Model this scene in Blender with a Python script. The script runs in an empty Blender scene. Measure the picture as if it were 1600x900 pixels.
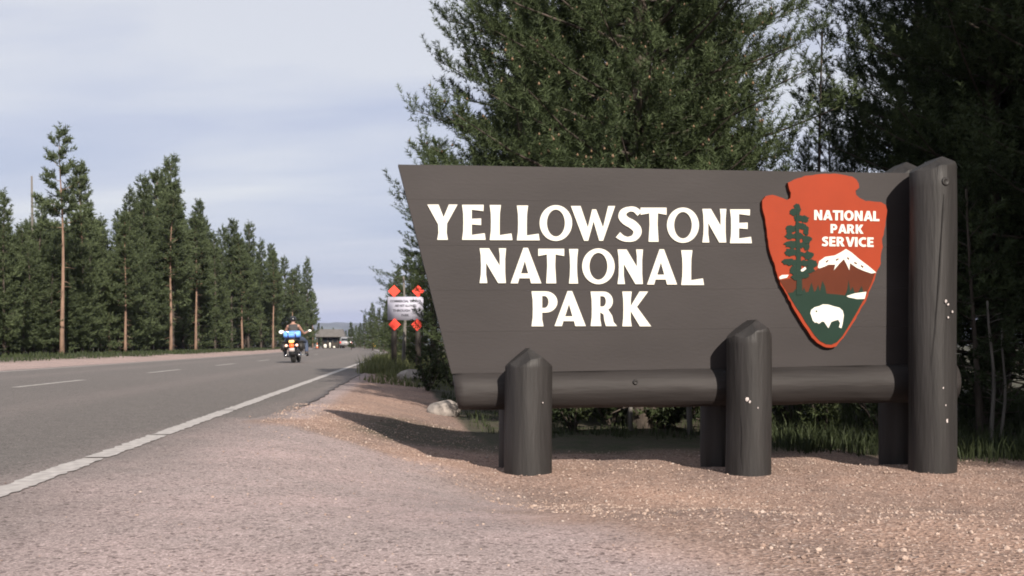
import bpy, bmesh, math, random
import numpy as np
from mathutils import Vector, Matrix
from mathutils.geometry import tessellate_polygon

random.seed(7)
S = bpy.context.scene
COL = S.collection
R = math.radians

# ------------------------------------------------------------------ camera, sky, sun, exposure
CAM_Z, FPX, HX, HY = 0.6, 1715.0, 800.0, 538.0
cd = bpy.data.cameras.new("camera")
cam = bpy.data.objects.new("camera", cd)
COL.objects.link(cam)
cam.location = (0, 0, CAM_Z)
cam.rotation_euler = (R(90), 0, 0)
cd.sensor_width = 36
cd.lens = 36 * FPX / 1600
cd.shift_y = (HY - 450) / 1600
cd.clip_start = 0.05
cd.clip_end = 20000
S.camera = cam

SUN_EL, SUN_AZX, SUN_AZY = R(29), 0.315, -0.949      # direction towards the sun (x, y)
sd = bpy.data.lights.new("sun", 'SUN')
sd.energy = 5.0
sd.angle = R(0.6)
sd.color = (1.0, 0.90, 0.79)
sun = bpy.data.objects.new("sun", sd)
COL.objects.link(sun)
sv = Vector((SUN_AZX * math.cos(SUN_EL), SUN_AZY * math.cos(SUN_EL), math.sin(SUN_EL)))
sun.rotation_euler = sv.to_track_quat('Z', 'Y').to_euler()

S.view_settings.view_transform = 'Standard'
S.view_settings.look = 'None'
S.view_settings.exposure = 0.8
S.view_settings.gamma = 1
S.cycles.filter_width = 1.9          # soft video sharpness

W = bpy.data.worlds.new("World")
S.world = W
W.use_nodes = True
nt = W.node_tree
nt.nodes.clear()
def wn(t, **k):
    n = nt.nodes.new(t)
    for a, b in k.items():
        setattr(n, a, b)
    return n
out = wn('ShaderNodeOutputWorld')
bg = wn('ShaderNodeBackground')
bg.inputs['Strength'].default_value = 0.1
sky = wn('ShaderNodeTexSky', sky_type='NISHITA')
sky.sun_disc = False
sky.sun_elevation = SUN_EL
sky.sun_rotation = math.atan2(SUN_AZX, SUN_AZY)
sky.air_density = 1.2
sky.dust_density = 1.5
tc = wn('ShaderNodeTexCoord')
sep = wn('ShaderNodeSeparateXYZ')
nt.links.new(tc.outputs['Generated'], sep.inputs[0])
mx = wn('ShaderNodeMath', operation='MAXIMUM'); mx.inputs[1].default_value = 0.0
nt.links.new(sep.outputs['Z'], mx.inputs[0])
ad = wn('ShaderNodeMath', operation='ADD'); ad.inputs[1].default_value = 0.16
nt.links.new(mx.outputs[0], ad.inputs[0])
dx = wn('ShaderNodeMath', operation='DIVIDE'); dy = wn('ShaderNodeMath', operation='DIVIDE')
nt.links.new(sep.outputs['X'], dx.inputs[0]); nt.links.new(ad.outputs[0], dx.inputs[1])
nt.links.new(sep.outputs['Y'], dy.inputs[0]); nt.links.new(ad.outputs[0], dy.inputs[1])
cmb = wn('ShaderNodeCombineXYZ')
nt.links.new(dx.outputs[0], cmb.inputs[0]); nt.links.new(dy.outputs[0], cmb.inputs[1])
mp = wn('ShaderNodeMapping'); mp.inputs['Scale'].default_value = (0.40, 1.35, 1); mp.inputs['Rotation'].default_value = (0, 0, R(9))
mp.inputs['Location'].default_value = (1.9, 0.6, 0)
nt.links.new(cmb.outputs[0], mp.inputs[0])
n1 = wn('ShaderNodeTexNoise'); n1.inputs['Scale'].default_value = 1.15; n1.inputs['Detail'].default_value = 5; n1.inputs['Roughness'].default_value = 0.5
n1.inputs['Distortion'].default_value = 0.4
nt.links.new(mp.outputs[0], n1.inputs['Vector'])
el = wn('ShaderNodeMapRange'); el.inputs['From Min'].default_value = 0.0; el.inputs['From Max'].default_value = 0.30
el.inputs['To Min'].default_value = -0.16; el.inputs['To Max'].default_value = 0.16
nt.links.new(sep.outputs['Z'], el.inputs['Value'])
s_ = wn('ShaderNodeMath', operation='ADD'); nt.links.new(n1.outputs['Fac'], s_.inputs[0]); nt.links.new(el.outputs[0], s_.inputs[1])
cr = wn('ShaderNodeValToRGB')
e = cr.color_ramp.elements
e[0].position = 0.34; e[0].color = (0.370, 0.405, 0.540, 1)
e[1].position = 0.64; e[1].color = (0.585, 0.588, 0.632, 1)
m_ = e.new(0.47); m_.color = (0.450, 0.470, 0.580, 1)
nt.links.new(s_.outputs[0], cr.inputs[0])
sc_ = wn('ShaderNodeVectorMath', operation='SCALE'); sc_.inputs['Scale'].default_value = 7.1
nt.links.new(cr.outputs['Color'], sc_.inputs[0])
mixw = wn('ShaderNodeMixRGB'); mixw.inputs['Fac'].default_value = 0.88
nt.links.new(sky.outputs[0], mixw.inputs['Color1']); nt.links.new(sc_.outputs[0], mixw.inputs['Color2'])
nt.links.new(mixw.outputs[0], bg.inputs['Color'])
nt.links.new(bg.outputs[0], out.inputs['Surface'])

# ------------------------------------------------------------------ helpers
def tag(o, label=None, cat=None, group=None, kind=None):
    if label: o['label'] = label
    if cat: o['category'] = cat
    if group: o['group'] = group
    if kind: o['kind'] = kind
    return o

def empty(name, loc=(0, 0, 0), rz=0.0, parent=None):
    o = bpy.data.objects.new(name, None)
    COL.objects.link(o)
    o.location = loc
    o.rotation_euler = (0, 0, rz)
    o.empty_display_size = 0.2
    o.parent = parent
    return o

def link(name, me, mats=None, parent=None):
    o = bpy.data.objects.new(name, me)
    COL.objects.link(o)
    o.parent = parent
    if mats is not None:
        for m in (mats if isinstance(mats, (list, tuple)) else [mats]):
            me.materials.append(m)
    return o

def np_mesh(name, V, F, smooth=False):
    """V (n,3), F (m,k) with constant k"""
    V = np.asarray(V, dtype=np.float32); F = np.asarray(F, dtype=np.int32)
    me = bpy.data.meshes.new(name)
    me.vertices.add(len(V)); me.vertices.foreach_set('co', V.ravel())
    k = F.shape[1]
    me.loops.add(F.size); me.loops.foreach_set('vertex_index', F.ravel())
    me.polygons.add(len(F))
    me.polygons.foreach_set('loop_start', np.arange(0, F.size, k, dtype=np.int32))
    me.polygons.foreach_set('loop_total', np.full(len(F), k, dtype=np.int32))
    me.polygons.foreach_set('use_smooth', np.full(len(F), smooth, dtype=bool))
    me.update(calc_edges=True)
    return me

def attr(me, name, vals):
    a = me.attributes.new(name, 'FLOAT', 'POINT')
    a.data.foreach_set('value', np.asarray(vals, dtype=np.float32))

class MB:
    """collects simple shapes into one mesh"""
    def __init__(s):
        s.v = []; s.f = []; s.sm = []
    def add(s, v, f, smooth=False):
        b = len(s.v)
        s.v += [tuple(p) for p in v]
        s.f += [tuple(i + b for i in q) for q in f]
        s.sm += [smooth] * len(f)
        return s
    def box(s, c, d, bev=0.0, rot=None):
        bm = bmesh.new()
        bmesh.ops.create_cube(bm, size=1)
        for v in bm.verts:
            v.co = Vector((v.co.x * d[0], v.co.y * d[1], v.co.z * d[2]))
        if bev > 0:
            bmesh.ops.bevel(bm, geom=bm.edges[:], offset=bev, segments=2, affect='EDGES')
        if rot is not None:
            bmesh.ops.transform(bm, matrix=rot.to_4x4(), verts=bm.verts)
        bm.verts.index_update()
        s.add([v.co + Vector(c) for v in bm.verts], [[v.index for v in f.verts] for f in bm.faces], bev > 0)
        bm.free()
        return s
    def tube(s, pts, rad, n=8, cap=True, smooth=True):
        pts = [Vector(p) for p in pts]
        if not isinstance(rad, (list, tuple)): rad = [rad] * len(pts)
        vs = []; fs = []
        ref = None
        for i, p in enumerate(pts):
            t = (pts[min(i + 1, len(pts) - 1)] - pts[max(i - 1, 0)]).normalized()
            if ref is None:
                ref = Vector((1, 0, 0)) if abs(t.x) < 0.8 else Vector((0, 1, 0))
            a = (ref - t * ref.dot(t)).normalized(); ref = a
            b = t.cross(a)
            for k in range(n):
                g = 2 * math.pi * k / n
                vs.append(p + (a * math.cos(g) + b * math.sin(g)) * rad[i])
        for i in range(len(pts) - 1):
            for k in range(n):
                k2 = (k + 1) % n
                fs.append((i * n + k, i * n + k2, (i + 1) * n + k2, (i + 1) * n + k))
        if cap:
            fs.append(tuple(reversed(range(n)))); fs.append(tuple(range((len(pts) - 1) * n, len(pts) * n)))
        return s.add(vs, fs, smooth)
    def lathe(s, prof, c=(0, 0, 0), n=16, M=None, smooth=True):
        """prof: (r, h) along local z"""
        vs = []; fs = []
        for (r, h) in prof:
            for k in range(n):
                g = 2 * math.pi * k / n
                p = Vector((r * math.cos(g), r * math.sin(g), h))
                if M is not None: p = M @ p
                vs.append(p + Vector(c))
        m = len(prof)
        for i in range(m - 1):
            for k in range(n):
                k2 = (k + 1) % n
                fs.append((i * n + k, i * n + k2, (i + 1) * n + k2, (i + 1) * n + k))
        fs.append(tuple(reversed(range(n)))); fs.append(tuple(range((m - 1) * n, m * n)))
        return s.add(vs, fs, smooth)
    def torus(s, c, R_, r, n=24, m=8, M=None):
        vs = []; fs = []
        for i in range(n):
            a = 2 * math.pi * i / n
            for j in range(m):
                b = 2 * math.pi * j / m
                p = Vector(((R_ + r * math.cos(b)) * math.cos(a), (R_ + r * math.cos(b)) * math.sin(a), r * math.sin(b)))
                if M is not None: p = M @ p
                vs.append(p + Vector(c))
        for i in range(n):
            for j in range(m):
                fs.append((i * m + j, ((i + 1) % n) * m + j, ((i + 1) % n) * m + (j + 1) % m, i * m + (j + 1) % m))
        return s.add(vs, fs, True)
    def ball(s, c, r, n=12, m=8, M=None):
        prof = []
        vs = []; fs = []
        for i in range(m + 1):
            t = math.pi * i / m
            for k in range(n):
                g = 2 * math.pi * k / n
                p = Vector((math.sin(t) * math.cos(g) * r[0], math.sin(t) * math.sin(g) * r[1], math.cos(t) * r[2]))
                if M is not None: p = M @ p
                vs.append(p + Vector(c))
        for i in range(m):
            for k in range(n):
                k2 = (k + 1) % n
                fs.append((i * n + k, (i + 1) * n + k, (i + 1) * n + k2, i * n + k2))
        return s.add(vs, fs, True)
    def loft(s, secs, smooth=True, cap=True):
        n = len(secs[0]); vs = [p for q in secs for p in q]; fs = []
        for i in range(len(secs) - 1):
            for k in range(n):
                k2 = (k + 1) % n
                fs.append((i * n + k, i * n + k2, (i + 1) * n + k2, (i + 1) * n + k))
        if cap:
            fs.append(tuple(reversed(range(n)))); fs.append(tuple(range((len(secs) - 1) * n, len(secs) * n)))
        return s.add(vs, fs, smooth)
    def mesh(s, name):
        me = bpy.data.meshes.new(name)
        me.from_pydata(s.v, [], s.f)
        me.polygons.foreach_set('use_smooth', s.sm)
        bm = bmesh.new(); bm.from_mesh(me)
        bmesh.ops.remove_doubles(bm, verts=bm.verts, dist=1e-6)
        bmesh.ops.recalc_face_normals(bm, faces=bm.faces)
        bm.to_mesh(me); bm.free()
        return me
    def build(s, name, mats, parent=None):
        return link(name, s.mesh(name), mats, parent)

# value noise for terrain
_rs = np.random.RandomState(3)
_lat = _rs.rand(256, 256)
def vnoise(x, y):
    x = np.asarray(x, dtype=float); y = np.asarray(y, dtype=float)
    xi = np.floor(x).astype(int); yi = np.floor(y).astype(int)
    fx = x - xi; fy = y - yi
    fx = fx * fx * (3 - 2 * fx); fy = fy * fy * (3 - 2 * fy)
    g = lambda a, b: _lat[a % 256, b % 256]
    return (g(xi, yi) * (1 - fx) + g(xi + 1, yi) * fx) * (1 - fy) + (g(xi, yi + 1) * (1 - fx) + g(xi + 1, yi + 1) * fx) * fy - 0.5
def sm(a, b, x):
    t = np.clip((np.asarray(x, dtype=float) - a) / (b - a), 0, 1)
    return t * t * (3 - 2 * t)

# ------------------------------------------------------------------ materials
def new_mat(name):
    m = bpy.data.materials.new(name); m.use_nodes = True
    n = m.node_tree
    b = n.nodes['Principled BSDF']
    return m, n, b

def mat(name, c, rough=0.6, var=0.25, scale=6.0, stretch=(1, 1, 1), bump=0.0, bscale=None, metal=0.0, emit=0.0, spec=0.5, dist=0.01):
    m, n, b = new_mat(name)
    b.inputs['Roughness'].default_value = rough
    b.inputs['Metallic'].default_value = metal
    b.inputs['Specular IOR Level'].default_value = spec
    t = n.nodes.new('ShaderNodeTexCoord')
    mpn = n.nodes.new('ShaderNodeMapping'); mpn.inputs['Scale'].default_value = stretch
    n.links.new(t.outputs['Object'], mpn.inputs[0])
    ns = n.nodes.new('ShaderNodeTexNoise'); ns.inputs['Scale'].default_value = scale; ns.inputs['Detail'].default_value = 6
    n.links.new(mpn.outputs[0], ns.inputs['Vector'])
    r = n.nodes.new('ShaderNodeValToRGB')
    r.color_ramp.elements[0].position = 0.3; r.color_ramp.elements[1].position = 0.7
    r.color_ramp.elements[0].color = (*[x * (1 - var) for x in c], 1)
    r.color_ramp.elements[1].color = (*[min(1, x * (1 + var)) for x in c], 1)
    n.links.new(ns.outputs['Fac'], r.inputs[0])
    n.links.new(r.outputs[0], b.inputs['Base Color'])
    if bump > 0:
        bn = n.nodes.new('ShaderNodeBump'); bn.inputs['Strength'].default_value = bump; bn.inputs['Distance'].default_value = dist
        n2 = n.nodes.new('ShaderNodeTexNoise'); n2.inputs['Scale'].default_value = bscale or scale * 3; n2.inputs['Detail'].default_value = 5
        n.links.new(mpn.outputs[0], n2.inputs['Vector'])
        n.links.new(n2.outputs['Fac'], bn.inputs['Height'])
        n.links.new(bn.outputs[0], b.inputs['Normal'])
    if emit > 0:
        b.inputs['Emission Color'].default_value = (*c, 1)
        b.inputs['Emission Strength'].default_value = emit
    return m

def foliage_mat(name, dark, light, transl=0.25):
    m, n, b = new_mat(name)
    b.inputs['Roughness'].default_value = 0.65
    b.inputs['Specular IOR Level'].default_value = 0.25
    a = n.nodes.new('ShaderNodeAttribute'); a.attribute_name = 'tone'
    oi = n.nodes.new('ShaderNodeObjectInfo')
    ad = n.nodes.new('ShaderNodeMath'); ad.operation = 'MULTIPLY_ADD'; ad.inputs[1].default_value = 0.35; 
    n.links.new(oi.outputs['Random'], ad.inputs[0]); n.links.new(a.outputs['Fac'], ad.inputs[2])
    r = n.nodes.new('ShaderNodeValToRGB')
    r.color_ramp.elements[0].position = 0.0; r.color_ramp.elements[0].color = (*dark, 1)
    r.color_ramp.elements[1].position = 1.3; r.color_ramp.elements[1].color = (*light, 1)
    n.links.new(ad.outputs[0], r.inputs[0])
    n.links.new(r.outputs[0], b.inputs['Base Color'])
    tr = n.nodes.new('ShaderNodeBsdfTranslucent')
    n.links.new(r.outputs[0], tr.inputs['Color'])
    mxs = n.nodes.new('ShaderNodeMixShader'); mxs.inputs[0].default_value = transl
    n.links.new(b.outputs[0], mxs.inputs[1]); n.links.new(tr.outputs[0], mxs.inputs[2])
    n.links.new(mxs.outputs[0], n.nodes['Material Output'].inputs['Surface'])
    return m

def surface_mat():
    """gravel / pull-out / asphalt / soil, mixed by where each surface lies"""
    m, n, b = new_mat("ground_surface")
    L = n.links.new
    def N(t, **k):
        q = n.nodes.new(t)
        for a_, v_ in k.items(): setattr(q, a_, v_)
        return q
    geo = N('ShaderNodeNewGeometry')
    def at(s_):
        q = N('ShaderNodeAttribute'); q.attribute_name = s_; return q.outputs['Fac']
    def noise(scale, det=5, rough=0.6):
        q = N('ShaderNodeTexNoise'); q.inputs['Scale'].default_value = scale; q.inputs['Detail'].default_value = det; q.inputs['Roughness'].default_value = rough
        L(geo.outputs['Position'], q.inputs['Vector']); return q.outputs['Fac']
    def vor(scale):
        q = N('ShaderNodeTexVoronoi'); q.inputs['Scale'].default_value = scale
        L(geo.outputs['Position'], q.inputs['Vector']); return q
    def ramp(src, stops):
        q = N('ShaderNodeValToRGB'); el_ = q.color_ramp.elements
        el_[0].position, el_[0].color = stops[0][0], (*stops[0][1], 1)
        el_[1].position, el_[1].color = stops[-1][0], (*stops[-1][1], 1)
        for p_, c_ in stops[1:-1]:
            z_ = el_.new(p_); z_.color = (*c_, 1)
        L(src, q.inputs[0]); return q.outputs['Color']
    def mix(f, a_, c_, mode='MIX'):
        q = N('ShaderNodeMixRGB'); q.blend_type = mode
        if isinstance(f, float): q.inputs[0].default_value = f
        else: L(f, q.inputs[0])
        L(a_, q.inputs[1]); L(c_, q.inputs[2]); return q.outputs[0]
    v1 = vor(70); v2 = vor(150)
    big = noise(0.9, 4); mid = noise(6, 5); fine = noise(130, 4, 0.7); fine2 = noise(38, 5, 0.7)
    g1 = N('ShaderNodeSeparateColor'); L(v1.outputs['Color'], g1.inputs[0])
    g2 = N('ShaderNodeSeparateColor'); L(v2.outputs['Color'], g2.inputs[0])
    # loose gravel
    grav = ramp(g1.outputs[0], [(0.0, (0.16, 0.105, 0.08)), (0.3, (0.29, 0.205, 0.165)), (0.8, (0.36, 0.27, 0.225)), (0.95, (0.42, 0.34, 0.30)), (1.0, (0.6, 0.55, 0.5))])
    grav2 = ramp(g2.outputs[0], [(0.0, (0.17, 0.115, 0.09)), (0.5, (0.30, 0.215, 0.17)), (1.0, (0.42, 0.33, 0.27))])
    grav = mix(0.5, grav, grav2)
    warm = ramp(big, [(0.35, (0.80, 0.79, 0.83)), (0.65, (1.06, 1.0, 0.99))])
    grav = mix(1.0, grav, warm, 'MULTIPLY')
    grav = mix(1.0, grav, ramp(fine2, [(0.32, (0.86, 0.84, 0.82)), (0.5, (1.15, 1.15, 1.15)), (0.7, (1.42, 1.42, 1.42))]), 'MULTIPLY')
    # compacted pull-out
    pull = ramp(fine, [(0.32, (0.20, 0.162, 0.158)), (0.45, (0.43, 0.352, 0.345)), (0.6, (0.52, 0.43, 0.422)), (0.75, (0.62, 0.54, 0.53))])
    pull = mix(1.0, pull, ramp(mid, [(0.3, (0.93, 0.93, 0.93)), (0.7, (1.05, 1.05, 1.05))]), 'MULTIPLY')
    pull = mix(1.0, pull, ramp(big, [(0.35, (0.88, 0.9, 0.9)), (0.65, (1.06, 1.03, 1.03))]), 'MULTIPLY')
    spk = ramp(g1.outputs[1], [(0.0, (0.42, 0.40, 0.40)), (0.07, (0.55, 0.53, 0.53)), (0.13, (0.97, 0.97, 0.97)), (0.90, (1.03, 1.03, 1.03)), (1.0, (1.3, 1.3, 1.3))])
    spk2 = ramp(g2.outputs[1], [(0.0, (0.6, 0.58, 0.57)), (0.3, (0.9, 0.9, 0.9)), (0.7, (1.03, 1.03, 1.03)), (1.0, (1.38, 1.38, 1.38))])
    spk = mix(1.0, spk, spk2, 'MULTIPLY')
    pull = mix(1.0, pull, spk, 'MULTIPLY')
    pull = mix(1.0, pull, ramp(noise(2.2, 3), [(0.3, (0.65, 0.65, 0.64)), (0.7, (0.80, 0.782, 0.772))]), 'MULTIPLY')
    grav = mix(0.8, grav, spk, 'MULTIPLY')
    grav = mix(1.0, grav, ramp(big, [(0.3, (0.76, 0.755, 0.745)), (0.7, (0.88, 0.86, 0.845))]), 'MULTIPLY')
    # asphalt
    asp = ramp(fine, [(0.32, (0.080, 0.074, 0.069)), (0.5, (0.121, 0.112, 0.106)), (0.72, (0.20, 0.182, 0.172))])
    asp = mix(1.0, asp, ramp(mid, [(0.3, (0.9, 0.9, 0.9)), (0.7, (1.08, 1.07, 1.07))]), 'MULTIPLY')
    asp = mix(0.75, asp, spk, 'MULTIPLY')
    # soil with needle litter
    soil_and_shade = ramp(fine2, [(0.3, (0.03, 0.027, 0.02)), (0.55, (0.065, 0.058, 0.042)), (0.75, (0.10, 0.086, 0.06))])
    soil_and_shade = mix(ramp(mid, [(0.45, (0, 0, 0)), (0.65, (1, 1, 1))]), soil_and_shade, ramp(fine2, [(0.3, (0.022, 0.03, 0.015)), (0.7, (0.05, 0.06, 0.028))]))
    c = mix(at('pull'), grav, pull)
    c = mix(at('soil_and_shade'), c, soil_and_shade)
    c = mix(at('asphalt'), c, asp)
    L(c, b.inputs['Base Color'])
    b.inputs['Roughness'].default_value = 0.9
    b.inputs['Specular IOR Level'].default_value = 0.25
    # relief
    h = mix(at('pull'), v1.outputs['Distance'], fine)
    h = mix(at('asphalt'), h, fine)
    bn = N('ShaderNodeBump'); bn.inputs['Strength'].default_value = 0.55; bn.inputs['Distance'].default_value = 0.012
    L(h, bn.inputs['Height']); L(bn.outputs[0], b.inputs['Normal'])
    return m

M_SURF = surface_mat()
M_BROWN = mat("brown_paint_post", (0.0222, 0.0208, 0.0205), 0.55, 0.28, 14, (1, 1, 0.10), 0.55, 40, spec=0.25)
M_BROWN_LOG = mat("brown_paint_log", (0.0244, 0.0218, 0.0213), 0.62, 0.3, 10, (0.12, 1, 1), 0.5, 30, spec=0.17)
M_BROWN_PANEL = mat("brown_paint_board", (0.0278, 0.0244, 0.0246), 0.6, 0.17, 1.6, (0.6, 1, 1.6), 0.08, 40, spec=0.2)
M_CRACK = mat("dark_crack", (0.008, 0.007, 0.007), 0.9)
M_WHITE = mat("white_sign_paint", (0.5544, 0.5460, 0.4914), 0.55, 0.03, 12, spec=0.2)
M_CHIP = mat("bare_white_chip", (0.40, 0.36, 0.35), 0.8, 0.3, 60)
M_ORANGE = mat("arrowhead_red_orange", (0.2223, 0.0278, 0.0079), 0.6, 0.06, 5, spec=0.15)
M_ORANGE_E = mat("arrowhead_edge_brown", (0.1428, 0.0294, 0.0126), 0.6, 0.2, 20, spec=0.15)
M_GREEN = mat("emblem_green", (0.0080, 0.0227, 0.0155), 0.6, 0.08, 8, spec=0.12)
M_MOUNT = mat("emblem_brown", (0.0714, 0.0155, 0.0055), 0.6, 0.08, 8, spec=0.12)
M_BARK = mat("pine_bark", (0.060, 0.047, 0.038), 0.9, 0.45, 8, (1, 1, 0.35), 0.8, 25, dist=0.02)
M_BARK_O = mat("orange_pine_bark", (0.1764, 0.1134, 0.0798), 0.9, 0.35, 5, (1, 1, 0.3), 0.8, 20, dist=0.03)
M_BARK_P = mat("pale_dead_wood", (0.115, 0.106, 0.095), 0.9, 0.3, 8, (1, 1, 0.3), 0.6, 25)
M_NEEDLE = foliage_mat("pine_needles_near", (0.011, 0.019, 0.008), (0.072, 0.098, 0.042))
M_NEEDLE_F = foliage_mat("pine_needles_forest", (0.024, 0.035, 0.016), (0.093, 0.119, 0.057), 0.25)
M_LEAF = foliage_mat("shrub_leaves", (0.013, 0.022, 0.009), (0.052, 0.066, 0.027))
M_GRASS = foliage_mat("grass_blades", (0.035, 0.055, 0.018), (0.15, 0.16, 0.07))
M_GRASS_D = foliage_mat("shade_toned_grass_blades", (0.013, 0.022, 0.010), (0.045, 0.058, 0.024))  # darker grass copy, woodland shade put into its colour; also the far strip
M_CONE = mat("pollen_cone", (0.14, 0.088, 0.05), 0.8, 0.3, 20)
M_ROCK = mat("grey_boulder", (0.24, 0.215, 0.195), 0.9, 0.3, 7, (1, 1, 1), 0.7, 14, dist=0.03)
M_PEBBLE = mat("pebble_stone", (0.34, 0.27, 0.235), 0.85, 0.45, 9)
M_LINE = mat("white_road_paint", (0.3252, 0.3068, 0.2957), 0.8, 0.25, 18)
M_LINE_W = mat("worn_centre_paint", (0.2948, 0.2778, 0.2608), 0.8, 0.25, 14)

# ------------------------------------------------------------------ terrain
def bend(Y):
    return -0.0004 * np.clip(np.asarray(Y, dtype=float) - 40, 0, None) ** 2
def road_r(X, Y):
    return X + 0.0904 * np.asarray(Y, dtype=float) - bend(Y)
RE, LE = -1.05, -9.43                         # right and left edges of the asphalt
_gb = np.array([(-5, 1.6), (2, 1.1), (3, .7), (4.25, .2), (6.0, -.30), (7, -.65), (8.1, -1.75), (9.5, -3.0), (30, -9)])
_sb = np.array([(-12, 40), (-3.2, 26), (-2.1, 21), (-1.35, 18), (-.75, 12.8), (-.2, 9.2), (0.3, 8.8), (1.7, 8.7), (2.6, 8.8), (3.2, 8.0), (4.5, 7.6), (9, 7.0), (40, 5)])
def terrain(X, Y):
    X = np.asarray(X, dtype=float); Y = np.asarray(Y, dtype=float)
    r = road_r(X, Y)
    s = sm(-1.0, 0.7, r)
    z = -0.006 - 0.262 * s * sm(3.2, 6.4, Y) * (1 - 0.45 * sm(10, 20, Y))
    lump = 0.05 * vnoise(X * 0.9 + 3, Y * 0.9) + 0.028 * vnoise(X * 2.3, Y * 2.3 + 9) + 0.016 * vnoise(X * 6.1, Y * 6.1) + 0.008 * vnoise(X * 15, Y * 15)
    loose = sm(-0.15, 0.5, X - np.interp(Y, _gb[:, 0], _gb[:, 1])) * sm(-1.0, -0.6, r)
    z = z + lump * loose * np.where(Y > 60, 3, 1)
    # little heap along the front of the sign
    z = z + loose * 0.022 * np.exp(-((Y - 7.25 - 0.1 * X) / 0.55) ** 2) * (1 + 1.2 * vnoise(X * 1.7, Y * 1.5 + 4))
    far = r < -9.9
    z = np.where(far, -0.006 + sm(-9.9, -14, r) * 0.16 + 0.05 * vnoise(X * .5, Y * .5) * sm(-9.9, -12, r), z)
    near = 1 - sm(8, 11, Y)
    inner = sm(LE - 0.02, LE + 0.15, r) * (1 - sm(RE - 0.18 - 0.42 * near, RE - 0.04 - 0.3 * near, r))
    z = z - 0.05 * inner * (np.asarray(Y) < 215)
    return z
def tz(x, y):
    return float(terrain(np.array([x]), np.array([y]))[0])

def build_ground():
    rr = [0.0] + list(0.25 * 1.0325 ** np.arange(0, 312))
    rr = np.array([q for q in rr if q < 5200] + [5200.0])
    th = np.concatenate([np.linspace(-50, 50, 420), np.linspace(52, 308, 90)])
    th = np.radians(th)
    nr, na = len(rr), len(th)
    RR, TH = np.meshgrid(rr, th, indexing='ij')
    X = RR * np.sin(TH); Y = RR * np.cos(TH)
    Z = terrain(X, Y)
    V = np.stack([X, Y, Z], -1).reshape(-1, 3)
    i, j = np.meshgrid(np.arange(nr - 1), np.arange(na), indexing='ij')
    a = i * na + j; b_ = i * na + (j + 1) % na
    F = np.stack([a, b_, b_ + na, a + na], -1).reshape(-1, 4)
    me = np_mesh("ground", V, F[:, ::-1], True)
    x, y = V[:, 0], V[:, 1]
    r = road_r(x, y)
    d = x - np.interp(y, _gb[:, 0], _gb[:, 1]) + 0.55 * vnoise(x * 1.1, y * 1.1) + 0.25 * vnoise(x * 3.7, y * 3.7)
    pull = 1 - sm(-0.25, 0.35, d)
    pull = np.where(y > 9, np.maximum(0, 1 - sm(-0.95, -0.75, r)), pull)
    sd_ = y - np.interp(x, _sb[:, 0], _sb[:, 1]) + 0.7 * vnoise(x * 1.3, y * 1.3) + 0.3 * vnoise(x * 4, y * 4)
    soil_and_shade = sm(-0.25, 0.45, sd_) * sm(-0.75, -0.2, r)
    soil_and_shade = np.maximum(soil_and_shade, sm(-11.7, -12.8, r + 0.8 * vnoise(x * .6, y * .6)))
    dark = sm(-1.55, -1.0, x + .25 * vnoise(x * 2, y * 2)) * sm(8.35, 8.8, y + .4 * vnoise(x * 1.7, y * 1.7)) * (1 - sm(10.6, 11.3, y)) * (1 - sm(1.5, 2.2, x))  # deepens the sign's ground shadow: shade painted in with the soil colour
    soil_and_shade = np.maximum(soil_and_shade, .85 * dark)
    soil_and_shade = np.where(y > 230, 1, soil_and_shade)
    soil_and_shade = np.where(y < -6, np.maximum(soil_and_shade, sm(2, 5, x)), soil_and_shade)
    asph = (1 - sm(-2.3 + .8 * sm(6, 11, y), -0.75, r + 0.35 * vnoise(x * 1.5, y * 1.5))) * sm(-9.7, -9.4, r) * np.where(y > 9, 0.75, 1.0)
    pull = np.where(r < LE, 0.6, pull)
    attr(me, 'pull', pull); attr(me, 'soil_and_shade', soil_and_shade); attr(me, 'asphalt', asph)
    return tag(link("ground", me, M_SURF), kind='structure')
build_ground()

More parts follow.
